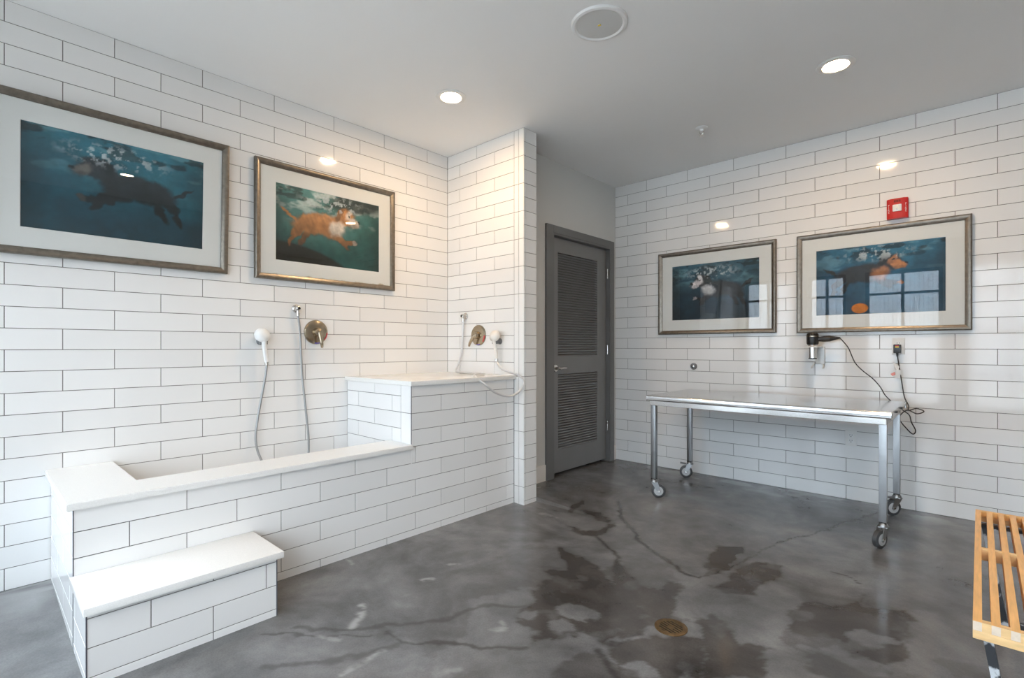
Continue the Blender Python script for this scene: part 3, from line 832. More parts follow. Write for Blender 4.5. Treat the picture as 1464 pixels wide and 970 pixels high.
def picture(kind, loc, rotz, label, tilt=0.0, stained=False):
    Wd, Hd, fw = 1.018, 0.756, 0.036
    iw, ih = 0.758, 0.498
    root = empty('framed_picture', loc, label, 'picture', 'framed prints of swimming dogs')
    root.rotation_euler = (tilt, 0, rotz)
    # local frame: x right, -y out of the wall, z up, origin at the picture's centre on the wall
    def link(o): o.parent = root; o.location = (0, 0, 0); return o
    def local(mb, name, m, label=None, smooth=35):
        o = mb.build(name, m, None, smooth=smooth, keep=True); return link(tag(o, label))
    local(MB().box((-Wd / 2 + 0.004, -0.006, -Hd / 2 + 0.004), (Wd / 2 - 0.004, -0.001, Hd / 2 - 0.004)), 'backing', 'backing', smooth=0)
    prof = [(0.0, 0.000), (0.0, 0.024), (0.004, 0.030), (0.010, 0.031), (0.028, 0.020), (0.033, 0.019), (0.036, 0.015), (0.036, 0.004)]
    cs = [(-Wd / 2, -Hd / 2), (Wd / 2, -Hd / 2), (Wd / 2, Hd / 2), (-Wd / 2, Hd / 2)]
    inn = [(1, 1), (-1, 1), (-1, -1), (1, -1)]
    for k in range(4):
        mb = MB(); n = (k + 1) % 4
        rings = []
        for c, d in ((cs[k], inn[k]), (cs[n], inn[n])):
            rings.append([Vector((c[0] + d[0] * o_, -h_, c[1] + d[1] * o_)) for o_, h_ in prof])
        mb._rings(rings); local(mb, 'frame_rail', 'frame', smooth=50)
    mb = MB()
    o1 = [(-Wd / 2 + 0.03, -Hd / 2 + 0.03), (Wd / 2 - 0.03, -Hd / 2 + 0.03), (Wd / 2 - 0.03, Hd / 2 - 0.03), (-Wd / 2 + 0.03, Hd / 2 - 0.03)]
    o2 = [(-iw / 2, -ih / 2), (iw / 2, -ih / 2), (iw / 2, ih / 2), (-iw / 2, ih / 2)]
    A = [mb.bm.verts.new((x, -0.010, z)) for x, z in o1]; Bv = [mb.bm.verts.new((x, -0.010, z)) for x, z in o2]
    Cv = [mb.bm.verts.new((x + (0.002 if x < 0 else -0.002), -0.0075, z + (0.002 if z < 0 else -0.002))) for x, z in o2]
    for k in range(4):
        n = (k + 1) % 4
        mb.bm.faces.new((A[k], A[n], Bv[n], Bv[k])); mb.bm.faces.new((Bv[k], Bv[n], Cv[n], Cv[k]))
    local(mb, 'mat_board', 'stainedmat' if stained else 'mat', smooth=0)
    pr = bpy.data.objects.new('print', print_mesh(kind, iw, ih)); C.objects.link(pr); link(pr); pr.location = (0, -0.0072, 0)
    g = MB(); g.bm.faces.new([g.bm.verts.new(p) for p in ((-Wd / 2 + 0.03, -0.014, -Hd / 2 + 0.03), (Wd / 2 - 0.03, -0.014, -Hd / 2 + 0.03), (Wd / 2 - 0.03, -0.014, Hd / 2 - 0.03), (-Wd / 2 + 0.03, -0.014, Hd / 2 - 0.03))])
    local(g, 'glass', 'glass', smooth=0)
    return root
picture(1, (XL + 0.018, 0.542, 1.945), math.pi / 2, 'framed print of a black dog underwater, at the left edge of the view', tilt=0.043)
picture(2, (XL + 0.001, 1.715, 1.940), math.pi / 2, 'framed print of a tan and white dog underwater, mat stained along its foot', stained=True)
picture(3, (-1.710, YB - 0.001, 1.625), 0, 'framed print of a black and white dog underwater, nearest the grey door')
picture(4, (-0.543, YB - 0.001, 1.620), 0, 'framed print of a black and tan dog with orange ball below the fire alarm')

# ------------------------------------------------------------------ showers
def valve(loc, out, side, label, lever_to):
    """loc on the wall, out = unit vector out of the wall, side = unit vector along the wall to the right"""
    loc, out, side = Vector(loc), Vector(out), Vector(side); up = Vector((0, 0, 1))
    r = empty('shower_valve', loc, label, 'valve', 'shower valves on the tiled walls')
    MB().lathe(loc, out, [(0.0, 0.083), (0.004, 0.083), (0.010, 0.079), (0.014, 0.066), (0.015, 0.001)], n=40).build('escutcheon', 'bronze', r)
    h = MB().lathe(loc, out, [(0.012, 0.030), (0.040, 0.028), (0.052, 0.024), (0.056, 0.012), (0.057, 0.001)], n=28).build('hub', 'bronze', r)
    a = loc + out * 0.046
    MB().tube([a, a + lever_to * 0.035 + out * 0.006, a + lever_to * 0.075 + out * 0.010 - up * 0.004, a + lever_to * 0.100 + out * 0.004 - up * 0.006], [0.013, 0.013, 0.011, 0.008], n=12).build('lever', 'bronze', r)
    for m, a0, a1 in (('redmark', -0.75, -0.05), ('bluemark', -1.75, -1.25)):
        mb = MB(); ring = []
        for k in range(9):
            t = a0 + (a1 - a0) * k / 8; d = side * math.cos(t) + up * math.sin(t)
            ring.append([loc + d * 0.0785 + out * 0.0117, loc + d * 0.0715 + out * 0.0142])
        vs = [[mb.bm.verts.new(p) for p in q] for q in ring]
        for p, q in zip(vs[:-1], vs[1:]): mb.bm.faces.new((p[0], q[0], q[1], p[1]))
        mb.build('temperature_mark', m, r, label=('red' if m == 'redmark' else 'blue') + ' temperature mark')
    return r

def elbow(loc, out, label):
    loc, out = Vector(loc), Vector(out)
    r = empty('hose_elbow', loc, label, 'hose elbow', 'hose outlets on the tiled walls')
    MB().lathe(loc, out, [(0, 0.027), (0.006, 0.027), (0.010, 0.021), (0.034, 0.018), (0.044, 0.016), (0.048, 0.010), (0.0485, 0.001)]).build('flange', 'nickel', r)
    MB().lathe(loc + out * 0.030, (0, 0, -1), [(0.0, 0.010), (0.030, 0.010), (0.031, 0.013), (0.050, 0.012), (0.051, 0.006)], n=16).build('outlet_nut', 'nickel', r)
    MB().lathe(loc + out * 0.0486, out, [(0, 0.009), (0.001, 0.009)], n=16).build('cap_hole', 'darkhole', r)
    return r

def hand_shower(top, bottom, out, label, m='whiteplastic'):
    """top: centre of the head, bottom: foot of the grip"""
    top, bottom, out = Vector(top), Vector(bottom), Vector(out)
    r = empty('hand_shower', bottom, label, 'hand shower', 'white hand showers on their holders')
    ax = (top - bottom).normalized()
    q = out.rotation_difference(Vector((0, 0, 1))).inverted()
    face = (-out * 0.75 - Vector((0, 0, 1)) * 0.35).normalized()
    mb = MB()
    mb.lathe(top + face * 0.020, -face, [(0.0, 0.034), (0.003, 0.040), (0.012, 0.046), (0.024, 0.046), (0.036, 0.040), (0.046, 0.030), (0.053, 0.016), (0.055, 0.001)], n=28)
    neck = top - face * 0.010
    mb.tube([neck, neck - ax * 0.025 + out * 0.004, bottom + ax * 0.10 + out * 0.004, bottom + ax * 0.04, bottom], [0.024, 0.0165, 0.0140, 0.013, 0.0115], n=16)
    mb.build('grip_and_head', m, r, smooth=60)
    MB().lathe(top + face * 0.0205, face, [(0, 0.034), (0.002, 0.033), (0.003, 0.001)], n=24).build('spray_face', 'greyplastic', r)
    MB().lathe(bottom + ax * 0.002, -ax, [(0, 0.0125), (0.018, 0.0125), (0.022, 0.009), (0.023, 0.004)], n=16).build('collar', 'nickel', r)
    return r

def holder(loc, out, side, label):
    loc, out, side = Vector(loc), Vector(out), Vector(side)
    r = empty('shower_holder', loc, label, 'holder', 'hand shower holders on the tiled walls')
    MB().lathe(loc, out, [(0, 0.024), (0.010, 0.023), (0.020, 0.016), (0.036, 0.014), (0.037, 0.001)], n=20).build('mount', 'greyplastic', r)
    mb = MB(); c = loc + out * 0.054
    ring = []
    for k in range(15):
        t = math.radians(-120 + k * (240 / 14)); d = side * math.sin(t) - out * math.cos(t)
        ring.append([c + d * 0.024 + Vector((0, 0, z)) for z in (-0.020, 0.012)] + [c + d * 0.019 + Vector((0, 0, z)) for z in (0.012, -0.020)])
    mb._rings(ring); mb.build('cradle', 'greyplastic', r)
    return r

PX, NY = Vector((1, 0, 0)), Vector((0, -1, 0))
# over the low tub (left wall)
elbow((XL, 1.471, 1.385), PX, 'round chrome hose elbow above the low tub')
valve((XL, 1.607, 1.232), PX, Vector((0, 1, 0)), 'round brushed bronze mixer valve above the low tub', (Vector((0, 0.20, -1))).normalized())
holder((XL, 1.244, 1.168), PX, Vector((0, 1, 0)), 'grey hand shower bracket above the low tub')
hand_shower((XL + 0.058, 1.236, 1.205), (XL + 0.056, 1.262, 1.035), PX, 'white hand shower hung above the low tub')
hp = [(XL + 0.030, 1.471, 1.337), (XL + 0.026, 1.485, 1.25), (XL + 0.022, 1.494, 1.10), (XL + 0.024, 1.503, 0.93), (XL + 0.035, 1.522, 0.70), (XL + 0.05, 1.532, 0.53), (XL + 0.07, 1.522, 0.38), (XL + 0.14, 1.48, 0.22), (XL + 0.26, 1.42, 0.155), (XL + 0.30, 1.36, 0.152), (XL + 0.24, 1.31, 0.19), (XL + 0.13, 1.27, 0.32), (XL + 0.06, 1.222, 0.45), (XL + 0.035, 1.206, 0.55), (XL + 0.03, 1.215, 0.66), (XL + 0.036, 1.236, 0.80), (XL + 0.050, 1.256, 0.94), (XL + 0.0555, 1.2625, 1.016)]
h1 = MB().tube(hp, 0.0072, n=10, smooth=8).build('shower_hose', 'hose', None)
tag(h1, 'thin metal shower hose hanging down into the low tub', 'hose', 'shower hoses')
# over the platform (stub wall)
elbow((-3.080, YR, 1.383), NY, 'small hose elbow above the tall platform, beside the corner')
valve((-2.925, YR, 1.225), NY, Vector((1, 0, 0)), 'round brushed bronze mixer valve above the tall platform', (Vector((-0.75, 0, -1))).normalized())
holder((-2.690, YR, 1.175), NY, Vector((1, 0, 0)), 'grey hand shower bracket above the tall platform')
hand_shower((-2.690, YR - 0.058, 1.215), (-2.672, YR - 0.056, 1.040), NY, 'white hand shower above the tall platform, beside the wall end', 'ivory')
X1 = -2.485
loop = [onX(X1, 695, 551), onX(X1, 709, 562), onX(X1 + 0.02, 728, 567), onX(X1 + 0.04, 742, 560), onX(X1 + 0.05, 748.5, 548), onX(X1 + 0.02, 742, 537.5)]
hp2 = [Vector((-3.080, YR - 0.030, 1.335)), Vector((-3.088, YR - 0.028, 1.22)), Vector((-3.106, YR - 0.026, 1.09)), Vector((-3.135, YR - 0.035, 0.99)), Vector((-3.12, YR - 0.07, PZT + 0.02)), Vector((-3.02, YR - 0.11, PZT + 0.0085)), Vector((-2.86, YR - 0.13, PZT + 0.0085)), Vector((-2.70, YR - 0.16, PZT + 0.009)), Vector((-2.585, 2.40, PZT + 0.012))] + loop + [Vector((-2.56, YR - 0.10, 0.965)), Vector((-2.640, YR - 0.062, 0.99)), Vector((-2.671, YR - 0.056, 1.020))]
h2 = MB().tube(hp2, 0.0078, n=10, smooth=8).build('shower_hose', 'hosewhite', None)
tag(h2, 'pale ribbed shower hose looping over the front edge of the tall platform', 'hose', 'shower hoses')
st = MB().lathe((-2.765, YR, 1.196), NY, [(0, 0.007), (0.006, 0.007), (0.008, 0.004), (0.009, 0.001)], n=12).build('wall_stud', 'nickel', None)
tag(st, 'tiny metal stud on the tile between valve and hand shower', 'stud')

# ------------------------------------------------------------------ steel grooming table
TZ = 0.760
lx0, lx1, ly0, ly1 = -1.842, -0.409, 3.60, 4.255
tx0, tx1, ty0, ty1 = -1.885, -0.366, 3.555, 4.350
table = empty('grooming_table', ((tx0 + tx1) / 2, (ty0 + ty1) / 2, fz(-1.1, 3.9)), 'stainless steel grooming table on four casters against the tiled wall', 'table')
mb = MB(); prof = []
rr = 0.021
for k in range(13):
    t = math.pi / 2 + math.pi * k / 12; prof.append((ty0 + rr - rr * abs(math.cos(t)) ** 0.45, TZ - rr + rr * math.copysign(abs(math.sin(t)) ** 0.45, math.sin(t))))
prof2 = prof + [(ty0 + 0.05, TZ - 2 * rr), (ty0 + 0.05, TZ - 0.012), (ty1 - 0.05, TZ - 0.012), (ty1 - 0.05, TZ - 2 * rr)] + [(2 * (ty0 + ty1) / 2 - y, z) for y, z in reversed(prof)]
mb.poly([(tx0, y, z) for y, z in prof2], (tx1 - tx0, 0, 0))
mb.build('tabletop', 'steel', table, smooth=40)
for y in (ty0, ty1 - 2 * rr):
    for x in (tx0 - 0.001, tx1 + 0.001):
        MB().lathe((x, y + rr, TZ - rr), (1 if x > -1 else -1, 0, 0), [(0, 0.014), (0.001, 0.013), (-0.004, 0.010), (-0.0045, 0.001)], n=20).build('end_cap', 'greyplastic', table)
ap = 0.034
for a, b2 in (((lx0 - 0.019, ly0 - 0.036, TZ - 2 * rr - ap), (lx1 + 0.019, ly0 - 0.0195, TZ - 2 * rr + 0.004)), ((lx0, ly1, TZ - 2 * rr - ap), (lx1, ly1 + 0.019, TZ - 2 * rr + 0.004)),
              ((lx0 - 0.019, ly0, TZ - 2 * rr - ap), (lx0, ly1, TZ - 2 * rr + 0.022)), ((lx1, ly0, TZ - 2 * rr - ap), (lx1 + 0.019, ly1, TZ - 2 * rr + 0.022))):
    MB().box(a, b2, 0.002).build('apron', 'steel', table, smooth=0)
for xx in (tx0 + 0.001, tx1 - 0.004):
    MB().box((xx, ty0 + 2 * rr, TZ - 0.034), (xx + 0.003, ty1 - 2 * rr, TZ - 0.002)).build('end_flange', 'steel', table, smooth=0)
for y in (3.78, 4.05):
    MB().box((tx1 - 0.001, y - 0.02, TZ - 0.024), (tx1 + 0.008, y + 0.02, TZ - 0.012), 0.002).build('clip', 'black', table)
WR = 0.052
def caster(x, y, ang, brake):
    g = fz(x, y)
    d = Vector((math.cos(ang), math.sin(ang), 0)); s = Vector((-math.sin(ang), math.cos(ang), 0))
    c = Vector((x, y, 0)) + d * 0.032; c.z = g + WR + 0.001
    zt = g + 0.142
    o = MB().lathe((x, y, zt), (0, 0, -1), [(0, 0.018), (0.006, 0.021), (0.014, 0.026), (0.022, 0.026), (0.026, 0.020)], n=20).build('caster', 'steelleg', table)
    for q in (-1, 1):
        e = s * q * 0.021
        mb = MB(); top = Vector((x, y, zt - 0.020)) + e
        outl = [top - d * 0.024, top + d * 0.026, c + e + d * 0.016 - Vector((0, 0, 0.004)), c + e + d * 0.004 - Vector((0, 0, 0.016)), c + e - d * 0.014]
        mb.poly([p - s * 0.0015 for p in outl], s * 0.003); mb.build('fork', 'steelleg', o, smooth=0)
    MB().box((x - 0.024, y - 0.024, zt - 0.026), (x + 0.024, y + 0.024, zt - 0.020), 0.003).build('fork_plate', 'steelleg', o)
    MB().lathe(c - s * 0.015, s, [(0, WR - 0.014), (0.0, WR - 0.006), (0.004, WR), (0.026, WR), (0.030, WR - 0.006), (0.030, WR - 0.014)], n=32).build('tyre', 'tyre', o)
    MB().lathe(c - s * 0.0165, s, [(0, 0.012), (0.001, 0.034), (0.004, 0.037), (0.029, 0.037), (0.032, 0.034), (0.033, 0.012)], n=28).build('hub', 'hub', o)
    MB().lathe(c - s * 0.026, s, [(0, 0.007), (0.052, 0.007)], n=12).build('axle', 'nickel', o)
    if brake:
        b0 = Vector((x, y, zt - 0.026)) + d * 0.03
        MB().poly([b0 - s * 0.018, b0 + s * 0.018, b0 + s * 0.020 + d * 0.05 + Vector((0, 0, 0.006)), b0 - s * 0.020 + d * 0.05 + Vector((0, 0, 0.006))], (0, 0, 0.008)).build('brake_pedal', 'greyplastic', o, smooth=0)
    return zt
for (x, y, ang, br) in ((lx0, ly0, 0.55, False), (lx0, ly1, 3.6, True), (lx1, ly0, 4.3, False), (lx1, ly1, 3.9, True)):
    zt = caster(x, y, ang, br)
    MB().box((x - 0.019, y - 0.019, zt + 0.006), (x + 0.019, y + 0.019, TZ - 2 * rr + 0.002), 0.003).build('leg', 'steelleg', table)
    MB().box((x - 0.017, y - 0.017, zt - 0.004), (x + 0.017, y + 0.017, zt + 0.008)).build('leg_cap', 'black', table, smooth=0)

# ------------------------------------------------------------------ hair dryer, holder, cord, outlets
dr = Vector((-0.925, YB - 0.105, 0))
dk = empty('dryer_holder', (-0.905, YB, 1.0), 'white wall bracket with a ring that holds the hair dryer', 'bracket')
MB().box((-0.925, YB - 0.022, 1.000), (-0.862, YB - 0.0005, 1.135), 0.010, 3).build('wall_plate', 'whiteplastic', dk)
mb = MB(); n = 28; rings = []
for k in range(n + 1):
    t = 2 * math.pi * k / n; d = Vector((math.cos(t), math.sin(t), 0)); c = Vector((dr.x, dr.y, 1.128))
    rings.append([c + d * 0.052, c + d * 0.052 + Vector((0, 0, 0.008)), c + d * 0.032 + Vector((0, 0, 0.008)), c + d * 0.032])
mb._rings(rings, False); mb.build('ring', 'whiteplastic', dk)
MB().box((-0.925, YB - 0.066, 1.126), (-0.872, YB - 0.010, 1.137), 0.003).build('arm', 'whiteplastic', dk)
for x in (-0.945, -0.872):
    MB().tube([(x + (0.012 if x < -0.9 else -0.004), YB - 0.012, 1.012), (x, YB - 0.018, 0.985), (x - 0.004, YB - 0.022, 0.968)], 0.006, n=8, smooth=3).build('hook', 'ivory', dk)
dy = empty('hair_dryer', (dr.x, dr.y, 1.04), 'black and chrome hair dryer resting nose down in its white bracket', 'hair dryer')
MB().lathe((dr.x, dr.y, 1.148), (0, 0, 1), [(0, 0.036), (0.010, 0.040), (0.060, 0.0415), (0.078, 0.040), (0.088, 0.034), (0.092, 0.024), (0.0925, 0.001)], n=32).build('motor_housing', 'black', dy)
MB().lathe((dr.x, dr.y, 1.210), (0, 0, 1), [(0, 0.0422), (0.004, 0.0422)], n=32).build('band', 'bronze', dy)
MB().lathe((dr.x, dr.y, 1.148), (0, 0, -1), [(0, 0.033), (0.012, 0.031), (0.016, 0.027), (0.100, 0.0262)], n=32).build('nozzle', 'chrome', dy)
MB().lathe((dr.x, dr.y, 1.049), (0, 0, -1), [(0, 0.0275), (0.008, 0.0275), (0.0085, 0.022)], n=32).build('nozzle_rim', 'black', dy)
MB().tube([(dr.x + 0.030, dr.y, 1.190), (dr.x + 0.07, dr.y + 0.004, 1.192), (dr.x + 0.11, dr.y + 0.008, 1.194), (dr.x + 0.145, dr.y + 0.012, 1.197), (dr.x + 0.175, dr.y + 0.015, 1.198)], [0.015, 0.0220, 0.0215, 0.013, 0.006], n=14).build('handle', 'black', dy)

def outlet(x, z, label, plugged):
    r = empty('wall_outlet', (x, YB, z), label, 'outlet', 'electric outlets on the tiled wall')
    MB().box((x - 0.036, YB - 0.006, z - 0.058), (x + 0.036, YB - 0.0003, z + 0.058), 0.0025).build('cover_plate', 'outlet', r)
    for dz in (0.020, -0.020):
        f = MB().box((x - 0.0165, YB - 0.008, z + dz - 0.0145), (x + 0.0165, YB - 0.005, z + dz + 0.0145), 0.002).build('socket', 'whiteplastic', r)
        MB().box((x - 0.008, YB - 0.0086, z + dz - 0.001), (x - 0.0055, YB - 0.0078, z + dz + 0.008)).build('slot', 'darkhole', f, smooth=0)
        MB().box((x + 0.0055, YB - 0.0086, z + dz - 0.001), (x + 0.008, YB - 0.0078, z + dz + 0.008)).build('slot', 'darkhole', f, smooth=0)
        MB().lathe((x, YB - 0.0078, z + dz - 0.008), (0, -1, 0), [(0, 0.003), (0.0008, 0.003)], n=10).build('slot', 'darkhole', f)
outlet(-0.418, 1.136, 'white wall outlet with a black plug, under the right-hand picture', True)
outlet(-0.697, 0.457, 'white wall outlet low on the tiles under the steel table', False)

W_ = lambda x, y, off: onY(YB - off, x, y)
cp = [Vector((dr.x + 0.172, dr.y + 0.015, 1.198)), W_(1205, 488, 0.085), W_(1213, 498, 0.08), W_(1222, 518, 0.075), W_(1233, 530, 0.07), W_(1247, 541, 0.07), W_(1258, 553, 0.075), W_(1266, 566, 0.078), W_(1278, 577, 0.078), W_(1291, 587, 0.080), W_(1300, 594, 0.072),
      W_(1303, 604, 0.07), W_(1309, 616, 0.07), W_(1305, 621, 0.065), W_(1296, 613, 0.06), W_(1286, 600, 0.06), W_(1289, 592, 0.07), W_(1298, 587, 0.065), W_(1311, 592, 0.06), W_(1321, 588.5, 0.055), W_(1310, 584.5, 0.05), W_(1299, 587, 0.055), W_(1299, 580, 0.055), W_(1293, 568, 0.05), W_(1289, 545, 0.045), W_(1286, 528, 0.035), W_(1283.5, 512, 0.030), W_(1283, 506, 0.026)]
cord = MB().tube(cp, 0.0036, n=8, smooth=7).build('power_cord', 'cord', None)
tag(cord, 'black dryer cord bunched in loops at the table corner and plugged in', 'cord')
pc = W_(1283, 499, 0.02)
pg = empty('cord_plug', (pc.x, YB - 0.009, pc.z - 0.03), 'black safety plug with a yellow label in the upper outlet', 'plug')
MB().box((pc.x - 0.021, YB - 0.048, pc.z - 0.030), (pc.x + 0.021, YB - 0.009, pc.z + 0.030), 0.005).build('plug_body', 'black', pg)
MB().box((pc.x - 0.010, YB - 0.049, pc.z + 0.008), (pc.x + 0.011, YB - 0.0475, pc.z + 0.017)).build('yellow_button', 'yellow', pg, smooth=0)
MB().box((pc.x - 0.010, YB - 0.049, pc.z + 0.018), (pc.x + 0.011, YB - 0.0475, pc.z + 0.023)).build('red_button', 'redmark', pg, smooth=0)
MB().tube([(pc.x, YB - 0.030, pc.z - 0.026), (pc.x + 0.001, YB - 0.030, pc.z - 0.055)], [0.008, 0.005], n=10, smooth=1).build('strain_relief', 'black', pg)
t0 = W_(1284, 518, 0.037)
tg = empty('warning_tag', (t0.x, t0.y, t0.z - 0.06), 'crumpled white warning tag with pink print on the dryer cord', 'tag')
mb = MB()
P = [W_(1276, 517, 0.05), W_(1286, 524, 0.033), W_(1283, 531, 0.06), W_(1279, 529, 0.05)]
mb.poly(P, (0.001, -0.0015, 0)); mb.build('paper', 'whiteplastic', tg, smooth=0)
mb = MB(); P = [W_(1283, 528, 0.045), W_(1288, 530, 0.040), W_(1288, 541, 0.040), W_(1282, 541, 0.055), W_(1277, 540, 0.06)]
mb.poly(P, (0.001, -0.0015, 0)); mb.build('paper', 'whiteplastic', tg, smooth=0)
mb = MB(); P = [W_(1273, 535, 0.066), W_(1279, 532, 0.064), W_(1280, 536, 0.064), W_(1276, 538, 0.066)]
mb.poly(P, (0.001, -0.0015, 0)); mb.build('pink_print', 'pinktag', tg, smooth=0)

kb = W_(992, 524, 0.0)
k_ = empty('door_bumper', (kb.x, YB, kb.z), 'small round grey bumper on the tiles above the left end of the table', 'bumper')
MB().lathe((kb.x, YB, kb.z), NY, [(0, 0.030), (0.008, 0.030), (0.014, 0.026), (0.016, 0.014), (0.017, 0.001)], n=24).build('knob_base', 'greyplastic', k_)
MB().lathe((kb.x, YB - 0.016, kb.z), NY, [(0, 0.013), (0.008, 0.012), (0.010, 0.006), (0.011, 0.001)], n=18).build('knob_tip', 'nickel', k_)

# ------------------------------------------------------------------ fire alarm
ac = Vector((-0.421, YB, 2.100))
al = empty('fire_alarm', ac, 'square red fire alarm strobe above the right-hand picture', 'fire alarm')
mb = MB()
w, h = 0.060, 0.070
outl = [(-w, 0.0), (-w, 0.030), (-0.036, 0.042), (0.036, 0.042), (w, 0.030), (w, 0.0)]
mb.poly([(ac.x + x, YB - 0.0005 - d, ac.z - h) for x, d in outl], (0, 0, 2 * h))
bmesh.ops.recalc_face_normals(mb.bm, faces=mb.bm.faces[:])
bmesh.ops.bevel(mb.bm, geom=mb.bm.edges[:], offset=0.003, segments=2, affect='EDGES')
mb.build('housing', 'red', al)
MB().box((ac.x - 0.026, YB - 0.052, ac.z - 0.022), (ac.x + 0.026, YB - 0.040, ac.z + 0.026), 0.006, 3).build('strobe_lens', 'lens', al)
MB().box((ac.x - 0.004, YB - 0.0545, ac.z - 0.016), (ac.x + 0.004, YB - 0.051, ac.z + 0.020), 0.001).build('strobe_tube', 'nickel', al)
mb = MB()
for k in range(6): mb.box((ac.x - 0.018 + k * 0.0065, YB - 0.0432, ac.z + 0.042), (ac.x - 0.0145 + k * 0.0065, YB - 0.0415, ac.z + 0.058))
mb.build('sounder_grille', 'darkhole', al, smooth=0)
def letters(txt, size, center, m, parent, rot):
    cu = bpy.data.curves.new('lettering', 'FONT'); cu.body = txt; cu.size = size; cu.align_x = 'CENTER'; cu.align_y = 'CENTER'; cu.extrude = 0.0004
    cu.space_line = 0.75
    o = bpy.data.objects.new('lettering', cu); C.objects.link(o)
    dg = bpy.context.evaluated_depsgraph_get(); me = bpy.data.meshes.new_from_object(o.evaluated_get(dg))
    bpy.data.objects.remove(o)
    me.materials.clear(); me.materials.append(M[m])
    o = bpy.data.objects.new('lettering', me); C.objects.link(o); o.parent = parent
    o.location = Vector(center) - wloc(parent); o.rotation_euler = rot
    return o
for sx in (-1, 1):
    a = math.atan2(0.012, 0.024) * sx
    letters('F\nI\nR\nE', 0.021, (ac.x + sx * 0.048, YB - 0.0375, ac.z), 'whiteplastic', al, (math.pi / 2, 0, a))

# ------------------------------------------------------------------ ceiling fittings
def downlight(x, y, label):
    r = empty('recessed_downlight', (x, y, ZC - 0.006), label, 'ceiling light', 'recessed ceiling downlights')
    MB().lathe((x, y, ZC - 0.0005), (0, 0, -1), [(0, 0.098), (0.003, 0.098), (0.006, 0.094), (0.0065, 0.080), (0.006, 0.067), (0.0005, 0.0655)], n=40).build('trim_ring', 'whiteplastic', r)
    mb = MB(); n = 40; rings = []
    for hh, q in ((0.0060, 0.0672), (0.0030, 0.0635), (0.0020, 0.0580)):
        rings.append([Vector((x + q * math.cos(2 * math.pi * k / n), y + q * math.sin(2 * math.pi * k / n), ZC - hh)) for k in range(n)])
    mb._rings(rings, False); mb.build('baffle', 'baffle', r)
    MB().lathe((x, y, ZC - 0.0012), (0, 0, -1), [(0, 0.0585), (0.0022, 0.058), (0.0035, 0.045), (0.004, 0.001)], n=40).build('lens', 'lamp', r)
downlight(-2.495, 2.112, 'lit recessed downlight in the ceiling over the wash platform')
downlight(-0.603, 3.370, 'lit recessed downlight in the ceiling near the fire alarm')
downlight(0.55, 1.21, 'lit recessed downlight mirrored as a glint in the black dog picture')
sp = empty('ceiling_speaker', (-1.387, 2.135, ZC - 0.01), 'round white ceiling speaker with a grey grille', 'speaker')
MB().lathe((-1.387, 2.135, ZC - 0.0003), (0, 0, -1), [(0, 0.140), (0.004, 0.140), (0.010, 0.134), (0.012, 0.122), (0.008, 0.114), (0.004, 0.112)], n=56).build('rim', 'speakerring', sp)
MB().lathe((-1.387, 2.135, ZC - 0.003), (0, 0, -1), [(0, 0.116), (0.004, 0.115), (0.0065, 0.06), (0.007, 0.001)], n=56).build('grille', 'speakergrille', sp)
MB().box((-1.394, 2.130, ZC - 0.0115), (-1.380, 2.140, ZC - 0.0098)).build('badge', 'yellow', sp, smooth=0, label='tiny yellow badge')
sk = empty('fire_sprinkler', (-1.498, 3.664, ZC - 0.05), 'small pale fire sprinkler head on the ceiling', 'sprinkler')
MB().lathe((-1.498, 3.664, ZC - 0.0003), (0, 0, -1), [(0, 0.042), (0.003, 0.041), (0.010, 0.026), (0.012, 0.015), (0.024, 0.012), (0.025, 0.001)], n=28).build('escutcheon', 'speakerring', sk)
for q in (-1, 1):
    MB().tube([(-1.498 + q * 0.010, 3.664, ZC - 0.022), (-1.498 + q * 0.013, 3.664, ZC - 0.036), (-1.498, 3.664, ZC - 0.052)], 0.003, n=8, smooth=3).build('frame_arm', 'nickel', sk)
MB().lathe((-1.498, 3.664, ZC - 0.052), (0, 0, -1), [(0, 0.004), (0.003, 0.016), (0.005, 0.016), (0.006, 0.001)], n=18).build('deflector', 'nickel', sk)

# ------------------------------------------------------------------ floor drain
dz = fz(*DRAIN)
dn = empty('floor_drain', (DRAIN[0], DRAIN[1], dz), 'round tarnished brass floor drain in the wet concrete', 'drain')
DC = Vector((DRAIN[0], DRAIN[1], dz))
mb = MB(); n = 40; rings = []
for hh, q in ((-0.006, 0.066), (0.003, 0.066), (0.0042, 0.063), (0.0040, 0.048), (0.001, 0.0475), (-0.006, 0.0475)):
    rings.append([DC + Vector((q * math.cos(2 * math.pi * k / n), q * math.sin(2 * math.pi * k / n), hh)) for k in range(n)])
mb._rings(rings, False); mb.build('rim', 'drain', dn)
MB().lathe(DC + Vector((0, 0, 0.0002)), (0, 0, 1), [(0, 0.047), (0.0012, 0.047), (0.0014, 0.001)], n=40).build('sump', 'darkhole', dn)
da = -0.25
for k in range(-3, 4):
    q = k * 0.0135; L = math.sqrt(max(0.0475 ** 2 - q ** 2, 0))
    if L < 0.012: continue
    d = Vector((math.cos(da), math.sin(da), 0)); s = Vector((-math.sin(da), math.cos(da), 0))
    c = DC + s * q
    MB().poly([c - d * L - s * 0.0028 + Vector((0, 0, 0.0018)), c + d * L - s * 0.0028 + Vector((0, 0, 0.0018)), c + d * L + s * 0.0028 + Vector((0, 0, 0.0018)), c - d * L + s * 0.0028 + Vector((0, 0, 0.0018))], (0, 0, 0.0022)).build('bar', 'drain', dn, smooth=0)
MB().box((DC.x - 0.012, DC.y - 0.010, DC.z + 0.002), (DC.x + 0.012, DC.y + 0.010, DC.z + 0.0044)).build('boss', 'drain', dn, smooth=0)

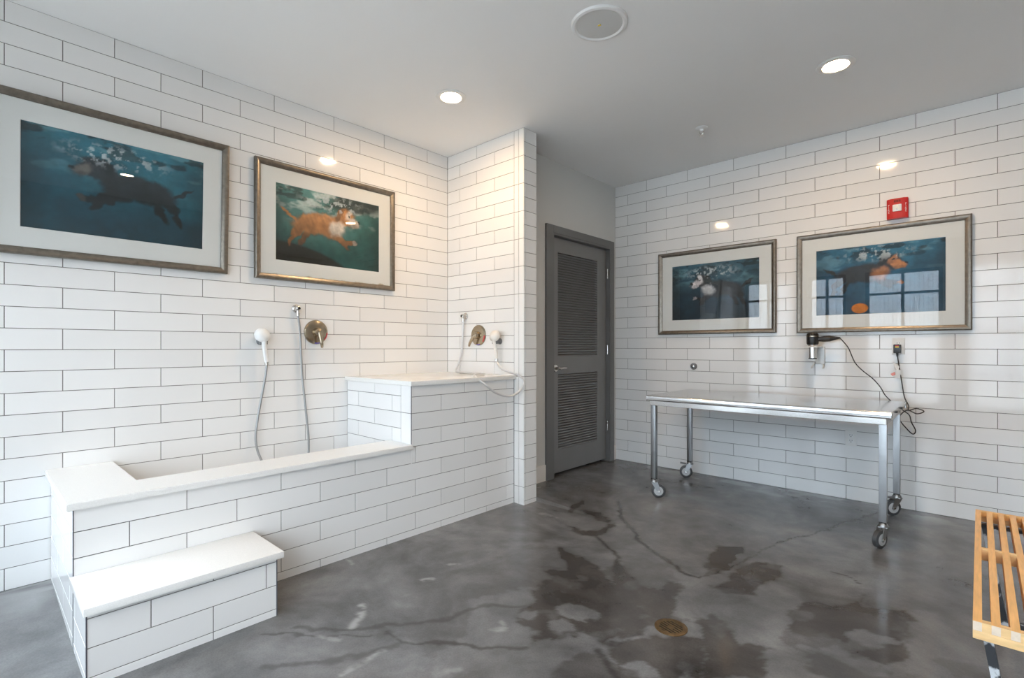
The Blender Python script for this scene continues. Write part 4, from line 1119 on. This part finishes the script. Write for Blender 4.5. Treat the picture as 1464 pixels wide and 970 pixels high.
# ------------------------------------------------------------------ slatted bench
BZ, by0, by1, bx0 = 0.420, 1.775, 3.000, -0.013
npitch, sw, ns = 0.0352, 0.0180, 14
bx1 = bx0 + (ns - 1) * npitch + sw
bench = empty('slatted_bench', ((bx0 + bx1) / 2, (by0 + by1) / 2, fz(0.2, 2.4)), 'honey-coloured slatted wooden bench with worn black legs', 'bench')
EB = 0.020
for k in range(ns):
    x = bx0 + k * npitch
    mb = MB()
    mb.box((x, by0, BZ - 0.024), (x + sw, by0 + EB, BZ)); mb.box((x, by0 + EB, BZ - 0.044), (x + sw, by1 - EB, BZ)); mb.box((x, by1 - EB, BZ - 0.024), (x + sw, by1, BZ))
    mb.build('slat', 'wood', bench, smooth=0)
    MB().box((x + 0.0003, by0 - 0.0012, BZ - 0.0235), (x + sw - 0.0003, by0, BZ - 0.0005)).build('slat_end', 'endgrain', bench, smooth=0)
    if k < ns - 1:
        for (a, b2, nm, m) in ((by0, by0 + EB, 'finger_block', 'woodlight'), (2.425, 2.447, 'spacer', 'woodlight'), (by1 - EB, by1, 'finger_block', 'wood')):
            MB().box((x + sw, a, BZ - (0.024 if nm == 'finger_block' else 0.040)), (x + npitch, b2, BZ - 0.0006)).build(nm, m, bench, smooth=0)
for a in (by0, by1 - EB):
    MB().box((bx0, a, BZ - 0.046), (bx1, a + EB, BZ - 0.0245), 0.0015).build('end_beam', 'woodlight', bench)
def leg_frame(y, lean):
    g = fz(0.2, y)
    zt = BZ - 0.045
    o = MB().box((bx0 + 0.016, y - 0.010, zt - 0.012), (bx1 - 0.016, y + 0.016, zt), 0.002).build('leg_rail', 'blackpaint', bench)
    for q in (0, 1):
        xa = bx0 + 0.018 if q == 0 else bx1 - 0.018
        xb = bx0 + 0.080 if q == 0 else bx1 - 0.080
        mb = MB(); s = 1 if q == 0 else -1
        rings = []
        for xx, zz in ((xa, zt - 0.002), (xb, g + 0.012)):
            rings.append([Vector((xx, y - 0.013, zz)), Vector((xx + s * 0.020, y - 0.013, zz)), Vector((xx + s * 0.020, y + 0.013, zz)), Vector((xx, y + 0.013, zz))])
        mb._rings(rings); mb.build('leg', 'wornblack', bench, smooth=0)
    MB().box((bx0 + 0.076, y - 0.014, g), (bx1 - 0.076, y + 0.014, g + 0.022), 0.002).build('foot_rail', 'wornblack', bench)
leg_frame(1.825, 0); leg_frame(2.945, 0)
